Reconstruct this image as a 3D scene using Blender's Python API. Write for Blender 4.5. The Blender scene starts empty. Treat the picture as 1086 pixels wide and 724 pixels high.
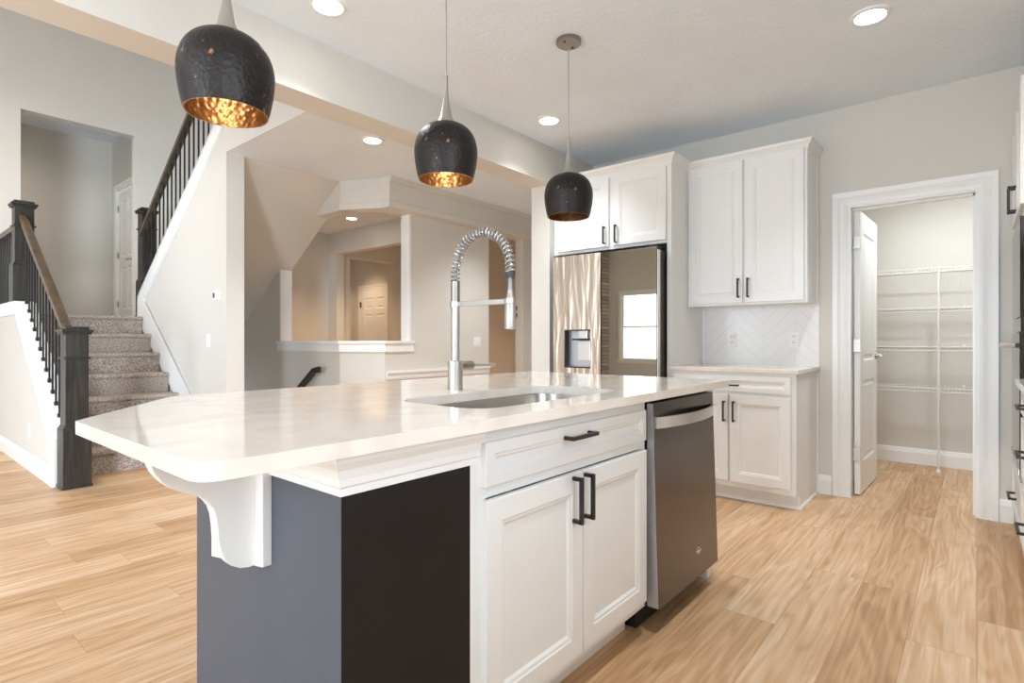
import bpy, bmesh, math, random
from mathutils import Vector, Matrix
random.seed(7)
SC = bpy.context.scene
COL = SC.collection
PI = math.pi

# ------------------------------------------------------------------ camera
FPX = 588.71                      # focal length in pixels of a 1086 px wide frame
H = 1.10
YAW = math.radians(39.944)
cam_d = bpy.data.cameras.new('camera')
cam = bpy.data.objects.new('camera', cam_d)
COL.objects.link(cam)
cam_d.sensor_width = 36.0
cam_d.sensor_fit = 'HORIZONTAL'
cam_d.lens = 36.0 * FPX / 1086.0
cam_d.shift_y = -1.0 / 1086.0
cam_d.clip_start = 0.02
cam.location = (0, 0, H)
cam.rotation_euler = (PI / 2, 0, YAW - PI / 2)
SC.camera = cam

# ------------------------------------------------------------------ world, view
w = bpy.data.worlds.new('sky')
SC.world = w
w.use_nodes = True
wn = w.node_tree
bg = wn.nodes['Background']
bg.inputs[0].default_value = (0.86, 0.93, 1.0, 1)
bg.inputs[1].default_value = 1.5
SC.view_settings.view_transform = 'Standard'
SC.view_settings.look = 'None'
SC.view_settings.gamma = 1.0
SC.view_settings.exposure = 1.20
SC.view_settings.use_curve_mapping = False
SC.cycles.use_denoising = True
SC.cycles.max_bounces = 12
SC.cycles.diffuse_bounces = 8
SC.cycles.glossy_bounces = 6
SC.cycles.transparent_max_bounces = 8
SC.cycles.sample_clamp_indirect = 6.0
SC.cycles.caustics_reflective = False
SC.cycles.caustics_refractive = False


def area_light(name, loc, rot, sx, sy, power, color=(1, 1, 1)):
    d = bpy.data.lights.new(name, 'AREA')
    d.shape = 'RECTANGLE'
    d.size, d.size_y = sx, sy
    d.energy = power
    d.color = color
    o = bpy.data.objects.new(name, d)
    COL.objects.link(o)
    o.location = loc
    o.rotation_euler = rot
    return o


# daylight through the windows, the side-wall ones added as fill, one lamp right outside each pane (opening, radiance)
WX = -6.0                         # window wall behind the camera, facing +X
WY = -0.79                        # side wall, facing +Y
WIN_X = [  # y0, y1, z0, z1 in the wall X = WX
    (6.25, 7.42, 0.58, 2.36), (4.35, 5.60, 0.58, 2.36),
    (6.25, 7.42, 3.60, 5.00), (4.35, 5.60, 3.60, 5.00),
    (-0.30, 2.10, 0.05, 2.25)]
ADDED_WIN_Y = [(-4.0, -2.2, 0.05, 2.20), (-1.3, 1.3, 1.05, 2.35)]   # x0, x1, z0, z1 in the wall Y = WY; unseen windows, added to light the cabinet fronts
RAD_X, RAD_Y = (2.5, 2.5, 3.0, 3.0, 6.2), (30.0, 1.35)      # the near side window's lamp is turned down
DAY = (0.83, 0.96, 1.10)
for (a, b, c, d), rad in zip(WIN_X, RAD_X):
    area_light('window_and_fill_light', (WX - 0.16, (a + b) / 2, (c + d) / 2), (PI / 2, 0, -PI / 2), b - a, d - c,
               rad * PI * (b - a) * (d - c), DAY)
for (a, b, c, d), rad in zip(ADDED_WIN_Y, RAD_Y):
    area_light('window_and_fill_light', ((a + b) / 2, WY - 0.16, (c + d) / 2), (PI / 2, 0, 0), b - a, d - c,
               rad * PI * (b - a) * (d - c), DAY)


# ------------------------------------------------------------------ materials
def lin(c):
    out = []
    for v in c:
        v /= 255.0
        out.append(v / 12.92 if v <= 0.04045 else ((v + 0.055) / 1.055) ** 2.4)
    return (*out, 1)


def base_mat(name):
    m = bpy.data.materials.new(name)
    m.use_nodes = True
    nt = m.node_tree
    return m, nt, nt.nodes['Principled BSDF']


def N(nt, kind, **kw):
    n = nt.nodes.new(kind)
    for k, v in kw.items():
        setattr(n, k, v)
    return n


def mapping(nt, scale):
    tc = N(nt, 'ShaderNodeTexCoord')
    mp = N(nt, 'ShaderNodeMapping')
    mp.inputs['Scale'].default_value = scale
    nt.links.new(tc.outputs['Object'], mp.inputs['Vector'])
    return mp


def paint(name, rgb, rough=0.5, var=0.02, nscale=6.0, bump=0.0, bscale=200.0, metal=0.0, stretch=(1, 1, 1), spec=None, detail=3.0):
    """plain coloured surface with a faint mottling and optional bump"""
    m, nt, p = base_mat(name)
    c = lin(rgb)
    mp = mapping(nt, stretch)
    n = N(nt, 'ShaderNodeTexNoise')
    n.inputs['Scale'].default_value = nscale
    n.inputs['Detail'].default_value = detail
    nt.links.new(mp.outputs[0], n.inputs['Vector'])
    r = N(nt, 'ShaderNodeValToRGB')
    r.color_ramp.elements[0].position = 0.3
    r.color_ramp.elements[1].position = 0.7
    r.color_ramp.elements[0].color = (*[max(0, v * (1 - var)) for v in c[:3]], 1)
    r.color_ramp.elements[1].color = (*[min(1, v * (1 + var)) for v in c[:3]], 1)
    nt.links.new(n.outputs['Fac'], r.inputs[0])
    nt.links.new(r.outputs[0], p.inputs['Base Color'])
    p.inputs['Roughness'].default_value = rough
    p.inputs['Metallic'].default_value = metal
    if spec is not None:
        p.inputs['Specular IOR Level'].default_value = spec
    if bump:
        n2 = N(nt, 'ShaderNodeTexNoise')
        n2.inputs['Scale'].default_value = bscale
        n2.inputs['Detail'].default_value = 4.0
        nt.links.new(mp.outputs[0], n2.inputs['Vector'])
        b = N(nt, 'ShaderNodeBump')
        b.inputs['Strength'].default_value = bump
        b.inputs['Distance'].default_value = 0.004
        nt.links.new(n2.outputs['Fac'], b.inputs['Height'])
        nt.links.new(b.outputs[0], p.inputs['Normal'])
    return m


def emitter(name, rgb, strength):
    m, nt, p = base_mat(name)
    p.inputs['Base Color'].default_value = (0.9, 0.9, 0.9, 1)
    p.inputs['Emission Color'].default_value = lin(rgb)
    p.inputs['Emission Strength'].default_value = strength
    return m


def floor_mat():
    m, nt, p = base_mat('oak_plank')
    L = nt.links.new
    tc = N(nt, 'ShaderNodeTexCoord')
    sp = N(nt, 'ShaderNodeSeparateXYZ')
    L(tc.outputs['Object'], sp.inputs[0])

    def M(op, a, b=None):
        n = N(nt, 'ShaderNodeMath', operation=op)
        for i, v in enumerate((a, b)):
            if v is None:
                continue
            if isinstance(v, (int, float)):
                n.inputs[i].default_value = v
            else:
                L(v, n.inputs[i])
        return n.outputs[0]
    PW, PL = 0.20, 1.35
    yr = M('DIVIDE', sp.outputs[1], PW)
    row = M('FLOOR', yr)
    wn1 = N(nt, 'ShaderNodeTexWhiteNoise', noise_dimensions='1D')
    L(row, wn1.inputs['W'])
    xo = M('DIVIDE', M('ADD', sp.outputs[0], M('MULTIPLY', wn1.outputs[0], 7.3)), PL)
    colm = M('FLOOR', xo)
    cb = N(nt, 'ShaderNodeCombineXYZ')
    L(row, cb.inputs[0]); L(colm, cb.inputs[1])
    wn2 = N(nt, 'ShaderNodeTexWhiteNoise', noise_dimensions='3D')
    L(cb.outputs[0], wn2.inputs['Vector'])
    rnd = wn2.outputs['Value']
    # grain coordinates, moved by each plank's own number
    g = N(nt, 'ShaderNodeCombineXYZ')
    L(M('MULTIPLY', sp.outputs[0], 0.8), g.inputs[0])
    L(M('MULTIPLY', sp.outputs[1], 6.5), g.inputs[1])
    L(M('MULTIPLY', rnd, 37.0), g.inputs[2])
    n1 = N(nt, 'ShaderNodeTexNoise')
    n1.inputs['Scale'].default_value = 1.3
    n1.inputs['Detail'].default_value = 2.5
    n1.inputs['Distortion'].default_value = 0.5
    L(g.outputs[0], n1.inputs['Vector'])
    wv = N(nt, 'ShaderNodeMath', operation='SINE')
    L(M('MULTIPLY', n1.outputs['Fac'], 46.0), wv.inputs[0])
    n2 = N(nt, 'ShaderNodeTexNoise')
    n2.inputs['Scale'].default_value = 4.0
    n2.inputs['Detail'].default_value = 7.0
    g2 = N(nt, 'ShaderNodeCombineXYZ')
    L(M('MULTIPLY', sp.outputs[0], 0.45), g2.inputs[0])
    L(M('MULTIPLY', sp.outputs[1], 14.0), g2.inputs[1])
    L(M('MULTIPLY', rnd, 11.0), g2.inputs[2])
    L(g2.outputs[0], n2.inputs['Vector'])
    tone = M('ADD', M('MULTIPLY', wv.outputs[0], 0.075), M('ADD', M('MULTIPLY', n2.outputs['Fac'], 0.68), M('MULTIPLY', n1.outputs['Fac'], 0.32)))
    tone = M('ADD', tone, M('MULTIPLY', M('SUBTRACT', rnd, 0.5), 0.30))
    r = N(nt, 'ShaderNodeValToRGB')
    e = r.color_ramp.elements
    e[0].position, e[0].color = 0.18, lin((166, 127, 89))
    e[1].position, e[1].color = 0.86, lin((226, 201, 172))
    k = r.color_ramp.elements.new(0.5)
    k.color = lin((201, 163, 123))
    L(tone, r.inputs[0])
    # seams
    fy = M('FRACT', yr); fx = M('FRACT', xo)
    ey = M('MINIMUM', fy, M('SUBTRACT', 1.0, fy))
    ex = M('MINIMUM', fx, M('SUBTRACT', 1.0, fx))
    seam = M('MAXIMUM', M('LESS_THAN', ey, 0.008), M('LESS_THAN', ex, 0.0011))
    mx = N(nt, 'ShaderNodeMix', data_type='RGBA')
    L(M('MULTIPLY', seam, 0.45), mx.inputs[0])
    L(r.outputs[0], mx.inputs[6])
    mx.inputs[7].default_value = lin((150, 116, 84))
    L(mx.outputs[2], p.inputs['Base Color'])
    p.inputs['Roughness'].default_value = 0.42
    p.inputs['Specular IOR Level'].default_value = 0.4
    b = N(nt, 'ShaderNodeBump')
    b.inputs['Strength'].default_value = 0.12
    b.inputs['Distance'].default_value = 0.002
    L(M('SUBTRACT', tone, M('MULTIPLY', seam, 0.8)), b.inputs['Height'])
    L(b.outputs[0], p.inputs['Normal'])
    return m


def quartz_mat():
    m, nt, p = base_mat('quartz')
    L = nt.links.new
    mp = mapping(nt, (1, 1, 1))
    n = N(nt, 'ShaderNodeTexNoise')
    n.inputs['Scale'].default_value = 5.0; n.inputs['Detail'].default_value = 6.0; n.inputs['Distortion'].default_value = 1.4
    L(mp.outputs[0], n.inputs['Vector'])
    r = N(nt, 'ShaderNodeValToRGB')
    e = r.color_ramp.elements
    e[0].position, e[0].color = 0.35, lin((224, 214, 203))
    e[1].position, e[1].color = 0.62, lin((234, 226, 217))
    L(n.outputs['Fac'], r.inputs[0])
    n2 = N(nt, 'ShaderNodeTexNoise')
    n2.inputs['Scale'].default_value = 26.0; n2.inputs['Detail'].default_value = 3.0; n2.inputs['Distortion'].default_value = 0.8
    L(mp.outputs[0], n2.inputs['Vector'])
    r2 = N(nt, 'ShaderNodeValToRGB')
    r2.color_ramp.elements[0].position = 0.69; r2.color_ramp.elements[0].color = (0, 0, 0, 1)
    r2.color_ramp.elements[1].position = 0.78; r2.color_ramp.elements[1].color = (0.6, 0.6, 0.6, 1)
    L(n2.outputs['Fac'], r2.inputs[0])
    mx = N(nt, 'ShaderNodeMix', data_type='RGBA')
    L(r2.outputs[0], mx.inputs[0]); L(r.outputs[0], mx.inputs[6])
    mx.inputs[7].default_value = lin((176, 170, 163))
    L(mx.outputs[2], p.inputs['Base Color'])
    p.inputs['Roughness'].default_value = 0.07
    return m


def hammered(name, c0, c1, thresh, rough, scale=70.0, strength=0.5, metal=1.0):
    m, nt, p = base_mat(name)
    L = nt.links.new
    mp = mapping(nt, (1, 1, 1))
    v = N(nt, 'ShaderNodeTexVoronoi', feature='SMOOTH_F1')
    v.inputs['Scale'].default_value = scale
    L(mp.outputs[0], v.inputs['Vector'])
    b = N(nt, 'ShaderNodeBump')
    b.inputs['Strength'].default_value = strength
    b.inputs['Distance'].default_value = 0.004
    L(v.outputs['Distance'], b.inputs['Height'])
    L(b.outputs[0], p.inputs['Normal'])
    n = N(nt, 'ShaderNodeTexNoise')
    n.inputs['Scale'].default_value = 26.0; n.inputs['Detail'].default_value = 7.0; n.inputs['Roughness'].default_value = 0.7
    L(mp.outputs[0], n.inputs['Vector'])
    r = N(nt, 'ShaderNodeValToRGB')
    e = r.color_ramp.elements
    e[0].position, e[0].color = thresh, lin(c0)
    e[1].position, e[1].color = thresh + 0.04, lin(c1)
    L(n.outputs['Fac'], r.inputs[0])
    L(r.outputs[0], p.inputs['Base Color'])
    p.inputs['Metallic'].default_value = metal
    p.inputs['Roughness'].default_value = rough
    return m


def steel(name, rgb, rough, stretch, strength, scale=6.0, dist=0.004, detail=2.0):
    """metal with a stretched wavy bump, as brushed or slightly rippled sheet"""
    m, nt, p = base_mat(name)
    L = nt.links.new
    mp = mapping(nt, stretch)
    n = N(nt, 'ShaderNodeTexNoise')
    n.inputs['Scale'].default_value = scale; n.inputs['Detail'].default_value = detail; n.inputs['Distortion'].default_value = 0.4
    L(mp.outputs[0], n.inputs['Vector'])
    b = N(nt, 'ShaderNodeBump')
    b.inputs['Strength'].default_value = strength
    b.inputs['Distance'].default_value = dist
    L(n.outputs['Fac'], b.inputs['Height'])
    L(b.outputs[0], p.inputs['Normal'])
    p.inputs['Base Color'].default_value = lin(rgb)
    p.inputs['Metallic'].default_value = 1.0
    p.inputs['Roughness'].default_value = rough
    return m


def carpet_mat():
    m, nt, p = base_mat('carpet')
    L = nt.links.new
    mp = mapping(nt, (1, 1, 1))
    n = N(nt, 'ShaderNodeTexNoise')
    n.inputs['Scale'].default_value = 95.0; n.inputs['Detail'].default_value = 3.0; n.inputs['Roughness'].default_value = 0.75
    L(mp.outputs[0], n.inputs['Vector'])
    r = N(nt, 'ShaderNodeValToRGB')
    e = r.color_ramp.elements
    e[0].position, e[0].color = 0.36, lin((118, 105, 96))
    e[1].position, e[1].color = 0.66, lin((212, 199, 188))
    L(n.outputs['Fac'], r.inputs[0])
    L(r.outputs[0], p.inputs['Base Color'])
    p.inputs['Roughness'].default_value = 1.0
    p.inputs['Specular IOR Level'].default_value = 0.1
    b = N(nt, 'ShaderNodeBump')
    b.inputs['Strength'].default_value = 0.8; b.inputs['Distance'].default_value = 0.01
    L(n.outputs['Fac'], b.inputs['Height']); L(b.outputs[0], p.inputs['Normal'])
    return m


def wood_stain(name, c0, c1, stretch, rough=0.4):
    m, nt, p = base_mat(name)
    L = nt.links.new
    mp = mapping(nt, stretch)
    n = N(nt, 'ShaderNodeTexNoise')
    n.inputs['Scale'].default_value = 5.0; n.inputs['Detail'].default_value = 6.0; n.inputs['Distortion'].default_value = 0.6
    L(mp.outputs[0], n.inputs['Vector'])
    r = N(nt, 'ShaderNodeValToRGB')
    e = r.color_ramp.elements
    e[0].position, e[0].color = 0.35, lin(c0)
    e[1].position, e[1].color = 0.7, lin(c1)
    L(n.outputs['Fac'], r.inputs[0]); L(r.outputs[0], p.inputs['Base Color'])
    p.inputs['Roughness'].default_value = rough
    return m


def tile_mat():
    """white chevron tile: joints run at 45 degrees and mirror at every column"""
    m, nt, p = base_mat('chevron_tile')
    L = nt.links.new
    tc = N(nt, 'ShaderNodeTexCoord')
    sp = N(nt, 'ShaderNodeSeparateXYZ')
    L(tc.outputs['Object'], sp.inputs[0])

    def M(op, a, b=None):
        n = N(nt, 'ShaderNodeMath', operation=op)
        for i, v in enumerate((a, b)):
            if v is None:
                continue
            if isinstance(v, (int, float)):
                n.inputs[i].default_value = v
            else:
                L(v, n.inputs[i])
        return n.outputs[0]
    CW = 0.22
    ysh = M('ADD', sp.outputs[1], 3.15)
    pp = M('PINGPONG', ysh, CW)
    t = M('FRACT', M('DIVIDE', M('ADD', M('SUBTRACT', sp.outputs[2], pp), 10.0), 0.105))
    j1 = M('LESS_THAN', M('MINIMUM', t, M('SUBTRACT', 1.0, t)), 0.03)
    c = M('FRACT', M('DIVIDE', ysh, CW))
    j2 = M('LESS_THAN', M('MINIMUM', c, M('SUBTRACT', 1.0, c)), 0.006)
    j = M('MAXIMUM', j1, j2)
    mx = N(nt, 'ShaderNodeMix', data_type='RGBA')
    L(j, mx.inputs[0])
    mx.inputs[6].default_value = lin((236, 236, 236)); mx.inputs[7].default_value = lin((224, 223, 221))
    L(mx.outputs[2], p.inputs['Base Color'])
    p.inputs['Roughness'].default_value = 0.18
    b = N(nt, 'ShaderNodeBump')
    b.inputs['Strength'].default_value = 0.3; b.inputs['Distance'].default_value = 0.002; b.invert = True
    L(j, b.inputs['Height']); L(b.outputs[0], p.inputs['Normal'])
    return m


def pane_mat():
    m, nt, p = base_mat('window_glass')
    L = nt.links.new
    t = N(nt, 'ShaderNodeBsdfTransparent'); g = N(nt, 'ShaderNodeBsdfGlossy')
    g.inputs['Roughness'].default_value = 0.02
    f = N(nt, 'ShaderNodeFresnel'); f.inputs[0].default_value = 1.45
    mx = N(nt, 'ShaderNodeMixShader')
    L(f.outputs[0], mx.inputs[0]); L(t.outputs[0], mx.inputs[1]); L(g.outputs[0], mx.inputs[2])
    L(mx.outputs[0], nt.nodes['Material Output'].inputs[0])
    return m


def stone_mat():
    m, nt, p = base_mat('ledge_stone')
    L = nt.links.new
    mp = mapping(nt, (1, 1, 1))
    sw = N(nt, 'ShaderNodeSeparateXYZ'); cb = N(nt, 'ShaderNodeCombineXYZ')
    L(mp.outputs[0], sw.inputs[0]); L(sw.outputs[1], cb.inputs[0]); L(sw.outputs[2], cb.inputs[1])
    b = N(nt, 'ShaderNodeTexBrick')
    b.inputs['Scale'].default_value = 1.0; b.inputs['Brick Width'].default_value = 0.34; b.inputs['Row Height'].default_value = 0.1
    b.inputs['Mortar Size'].default_value = 0.008
    b.inputs['Color1'].default_value = lin((128, 118, 108)); b.inputs['Color2'].default_value = lin((170, 160, 148)); b.inputs['Mortar'].default_value = lin((80, 74, 68))
    L(cb.outputs[0], b.inputs['Vector']); L(b.outputs['Color'], p.inputs['Base Color'])
    p.inputs['Roughness'].default_value = 0.9
    return m


WALL = paint('greige_wall', (212, 209, 202), 0.75, 0.012, 2.0, 0.05, 160)
TALL = WALL
CEIL = paint('knockdown_ceiling', (229, 238, 247), 0.9, 0.02, 3.0, 1.0, 38)
TRIM = paint('white_trim', (236, 237, 236), 0.35, 0.006, 3.0)
CAB = paint('white_cabinet', (231, 232, 231), 0.38, 0.008, 3.0)
FLOOR = floor_mat()
QUARTZ = quartz_mat()
SLATE = paint('slate_blue_paint', (80, 88, 99), 0.5, 0.04, 5.0)
ESPRESSO = paint('espresso_panel', (33, 29, 27), 0.55, 0.06, 5.0, spec=0.2)
BLACK = paint('black_metal', (26, 25, 25), 0.4, 0.05, 20.0)
BLACKP = paint('black_plastic', (20, 20, 21), 0.5, 0.05, 20.0)
DARKSTEEL = steel('dark_steel', (118, 111, 107), 0.24, (60, 60, 1.0), 0.06, 4.0)
STEELSIDE = paint('steel_side', (190, 192, 196), 0.35, 0.03, 8.0, metal=0.9)
BRIGHT = steel('brushed_steel', (222, 217, 210), 0.28, (2, 2, 60), 0.08)
NICKEL = steel('brushed_nickel', (184, 180, 174), 0.42, (40, 40, 2), 0.05)
CANOPY = steel('satin_nickel', (150, 143, 134), 0.35, (40, 40, 2), 0.05)
FRSIDE = paint('dark_enamel', (74, 66, 60), 0.4, 0.03, 6.0)
RIPPLE = steel('rippled_steel', (204, 186, 168), 0.25, (1.0, 5.0, 0.7), 0.34, 2.3, 0.034)
SINKM = steel('sink_steel', (176, 171, 164), 0.28, (2, 30, 30), 0.05)
BRONZE = hammered('blackened_bronze', (44, 40, 38), (170, 120, 80), 0.625, 0.42, 95.0, 0.5, 0.6)
COPPER = hammered('hammered_copper', (186, 148, 104), (206, 170, 126), 0.5, 0.30, 62.0, 1.0, 0.9)
CARPET = carpet_mat()
POST = wood_stain('ebony_stain', (24, 22, 19), (56, 51, 44), (9, 9, 0.6))
RAIL_SHEEN = wood_stain('rail_sheen_stain', (58, 45, 29), (94, 75, 49), (3, 0.5, 3), 0.35)  # same rail wood, with its sheen put into a browner colour
DARKRAIL = wood_stain('dark_rail_stain', (58, 52, 42), (84, 76, 60), (3, 0.5, 3), 0.4)
TILE = tile_mat()
PANE = pane_mat()
STONE = stone_mat()
WIRE = paint('white_wire', (228, 227, 224), 0.4, 0.01, 8.0)
PLASTIC = paint('white_plastic', (238, 238, 236), 0.3, 0.006, 8.0)
GREYP = paint('grey_plastic', (150, 152, 156), 0.4, 0.03, 8.0)
DARKSLOT = paint('dark_slot', (60, 60, 62), 0.6, 0.03, 8.0)
GLASSD = paint('mirror_dark_glass', (172, 162, 145), 0.015, 0.01, 4.0, metal=1.0)
OVENGL = paint('oven_glass', (12, 14, 18), 0.04, 0.05, 4.0, spec=0.9)
BULB = emitter('bulb_glow', (255, 236, 208), 3.2)
LAMP = emitter('lamp_glow', (255, 250, 240), 9.0)


# ------------------------------------------------------------------ mesh helpers
def nb():
    return bmesh.new()


def box(bm, x0, x1, y0, y1, z0, z1):
    x0, x1 = min(x0, x1), max(x0, x1); y0, y1 = min(y0, y1), max(y0, y1); z0, z1 = min(z0, z1), max(z0, z1)
    v = [bm.verts.new(p) for p in ((x0, y0, z0), (x1, y0, z0), (x1, y1, z0), (x0, y1, z0), (x0, y0, z1), (x1, y0, z1), (x1, y1, z1), (x0, y1, z1))]
    for f in ((0, 3, 2, 1), (4, 5, 6, 7), (0, 1, 5, 4), (1, 2, 6, 5), (2, 3, 7, 6), (3, 0, 4, 7)):
        bm.faces.new([v[i] for i in f])
    return bm


def prism(bm, pts, ext):
    ext = Vector(ext)
    a = [bm.verts.new(p) for p in pts]
    b = [bm.verts.new(Vector(p) + ext) for p in pts]
    n = len(pts)
    fs = [bm.faces.new(a), bm.faces.new(b[::-1])]
    for i in range(n):
        j = (i + 1) % n
        fs.append(bm.faces.new((a[j], a[i], b[i], b[j])))
    bmesh.ops.recalc_face_normals(bm, faces=fs)
    return bm


def lathe(bm, prof, c=(0, 0, 0), seg=40, cap0=True, cap1=True):
    rings = []
    for r, z in prof:
        rings.append([bm.verts.new((c[0] + r * math.cos(2 * PI * k / seg), c[1] + r * math.sin(2 * PI * k / seg), c[2] + z)) for k in range(seg)])
    fs = []
    for a, b in zip(rings, rings[1:]):
        for k in range(seg):
            fs.append(bm.faces.new((a[k], a[(k + 1) % seg], b[(k + 1) % seg], b[k])))
    if cap0:
        fs.append(bm.faces.new(rings[0][::-1]))
    if cap1:
        fs.append(bm.faces.new(rings[-1]))
    bmesh.ops.recalc_face_normals(bm, faces=fs)
    return bm


def tube(bm, pts, r, seg=12, square=False):
    pts = [Vector(p) for p in pts]
    if square:
        seg = 4
    rs = r if isinstance(r, (list, tuple)) else [r] * len(pts)
    t0 = (pts[1] - pts[0]).normalized()
    up = Vector((0, 0, 1)) if abs(t0.z) < 0.9 else Vector((1, 0, 0))
    nrm = (up - t0 * up.dot(t0)).normalized()
    rings = []
    for i, p in enumerate(pts):
        t = (pts[min(i + 1, len(pts) - 1)] - pts[max(i - 1, 0)]).normalized()
        nrm = (nrm - t * nrm.dot(t)).normalized()
        bn = t.cross(nrm)
        off = PI / 4 if square else 0
        rings.append([bm.verts.new(p + rs[i] * (math.cos(2 * PI * k / seg + off) * nrm + math.sin(2 * PI * k / seg + off) * bn)) for k in range(seg)])
    fs = []
    for a, b in zip(rings, rings[1:]):
        for k in range(seg):
            fs.append(bm.faces.new((a[k], a[(k + 1) % seg], b[(k + 1) % seg], b[k])))
    fs.append(bm.faces.new(rings[0][::-1])); fs.append(bm.faces.new(rings[-1]))
    bmesh.ops.recalc_face_normals(bm, faces=fs)
    return bm


def sweep(bm, path, prof, closed=False):
    """moulding: path of (x, y), profile of (outward, z) with mitred corners; outward is to the right of travel"""
    n = len(path)
    P = [Vector((p[0], p[1])) for p in path]
    rings = []
    for i in range(n):
        d0 = d1 = None
        if i > 0 or closed:
            d0 = (P[i] - P[i - 1]).normalized()
        if i < n - 1 or closed:
            d1 = (P[(i + 1) % n] - P[i]).normalized()
        d0 = d0 or d1; d1 = d1 or d0
        n0 = Vector((d0.y, -d0.x)); n1 = Vector((d1.y, -d1.x))
        m = (n0 + n1).normalized(); m = m / max(0.2, m.dot(n0))
        rings.append([bm.verts.new((P[i].x + m.x * o, P[i].y + m.y * o, z)) for o, z in prof])
    k = len(prof)
    fs = []
    for i in range(n if closed else n - 1):
        a, b = rings[i], rings[(i + 1) % n]
        for j in range(k):
            fs.append(bm.faces.new((a[j], a[(j + 1) % k], b[(j + 1) % k], b[j])))
    if not closed:
        fs.append(bm.faces.new(rings[0])); fs.append(bm.faces.new(rings[-1][::-1]))
    bmesh.ops.recalc_face_normals(bm, faces=fs)
    return bm


def sweep3(bm, path, half_w, z0, z1, chamfer=0.0):
    """handrail: rectangle with clipped top edges along a 3-D path that runs in the Y-Z plane"""
    prof = [(-half_w, z0), (half_w, z0), (half_w, z1 - chamfer), (half_w - chamfer, z1), (-half_w + chamfer, z1), (-half_w, z1 - chamfer)]
    rings = [[bm.verts.new((p[0] + o, p[1], p[2] + z)) for o, z in prof] for p in path]
    fs = []
    for a, b in zip(rings, rings[1:]):
        for j in range(6):
            fs.append(bm.faces.new((a[j], a[(j + 1) % 6], b[(j + 1) % 6], b[j])))
    fs.append(bm.faces.new(rings[0])); fs.append(bm.faces.new(rings[-1][::-1]))
    bmesh.ops.recalc_face_normals(bm, faces=fs)
    return bm


def xform(bm, mat):
    bmesh.ops.transform(bm, matrix=mat, verts=bm.verts)
    return bm


def panel(bm, W, Hh, steps, org, rot=0.0):
    """door or drawer front, local x = width, front looks to -y; steps = (inset, depth in front of the back plane)"""
    rings = []
    allst = [(0.0, 0.0)] + steps
    M = Matrix.Translation(org) @ Matrix.Rotation(rot, 4, 'Z')
    for ins, d in allst:
        rings.append([bm.verts.new(M @ Vector(p)) for p in ((ins, -d, ins), (W - ins, -d, ins), (W - ins, -d, Hh - ins), (ins, -d, Hh - ins))])
    fs = [bm.faces.new(rings[0][::-1])]
    for a, b in zip(rings, rings[1:]):
        for k in range(4):
            fs.append(bm.faces.new((a[k], a[(k + 1) % 4], b[(k + 1) % 4], b[k])))
    fs.append(bm.faces.new(rings[-1]))
    bmesh.ops.recalc_face_normals(bm, faces=fs)
    return bm


DOOR = [(0.0, 0.018), (0.002, 0.020), (0.058, 0.020), (0.062, 0.017), (0.070, 0.016), (0.078, 0.010), (0.080, 0.010)]
DRAW = [(0.0, 0.018), (0.002, 0.020), (0.030, 0.020), (0.033, 0.017), (0.040, 0.016), (0.046, 0.011)]


def mesh(name, bm, mat, smooth=False, bevel=0.0, seg=2):
    me = bpy.data.meshes.new(name)
    bm.to_mesh(me); bm.free()
    o = bpy.data.objects.new(name, me)
    COL.objects.link(o)
    me.materials.append(mat)
    if smooth:
        for p in me.polygons:
            p.use_smooth = True
        try:
            me.set_sharp_from_angle(angle=math.radians(40))
        except Exception:
            pass
    if bevel:
        b = o.modifiers.new('bevel', 'BEVEL')
        b.width = bevel; b.segments = seg; b.limit_method = 'ANGLE'; b.angle_limit = math.radians(40)
        b.use_clamp_overlap = True
    return o


BASE = {}


def thing(name, label, cat, loc, group=None, rotz=0.0):
    o = bpy.data.objects.new(name, None)
    o.empty_display_size = 0.05
    COL.objects.link(o)
    o.location = loc; o.rotation_euler = (0, 0, rotz)
    o['label'] = label; o['category'] = cat
    if group:
        o['group'] = group
    BASE[o.name] = Matrix.Translation(loc) @ Matrix.Rotation(rotz, 4, 'Z')
    return o


def part(name, bm, mat, parent, smooth=False, bevel=0.0, label=None, seg=2):
    """a child mesh; its geometry is given in world coordinates"""
    xform(bm, BASE[parent.name].inverted())
    o = mesh(name, bm, mat, smooth, bevel, seg)
    o.parent = parent
    BASE[o.name] = BASE[parent.name]
    if label:
        o['label'] = label
    return o


def single(name, bm, mat, label, cat, loc, group=None, smooth=False, bevel=0.0):
    """a thing that is one mesh, origin at loc"""
    xform(bm, Matrix.Translation(loc).inverted())
    o = mesh(name, bm, mat, smooth, bevel)
    o.location = loc
    BASE[o.name] = Matrix.Translation(loc)
    o['label'] = label; o['category'] = cat
    if group:
        o['group'] = group
    return o


def struct(name, bm, mat, parent=None, smooth=False, bevel=0.0):
    o = mesh(name, bm, mat, smooth, bevel)
    BASE[o.name] = Matrix.Identity(4)
    if parent:
        o.parent = parent
    else:
        o['kind'] = 'structure'
    return o


def clone(root, loc, label, group=None):
    r = root.copy(); COL.objects.link(r); r.location = loc; r['label'] = label
    if group:
        r['group'] = group
    for ch in root.children:
        c = ch.copy(); COL.objects.link(c); c.parent = r
        for g in ch.children:
            d = g.copy(); COL.objects.link(d); d.parent = c
    return r


# ------------------------------------------------------------------ room shell
KX = 4.50                          # wall behind fridge and pantry door
CH = 2.74                          # ceiling height
BY0, BY1, BZ = 2.77, 2.985, 2.43   # dropped beam
TY = 8.50                          # tall far wall
SX0, SX1 = 2.105, 2.258            # stair wall
HX0, HX1 = 3.24, 3.376             # half wall beside the stairs down
HY0, HY1 = 4.62, 4.755             # grey hall wall
LZ = 1.365                         # landing height

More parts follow.
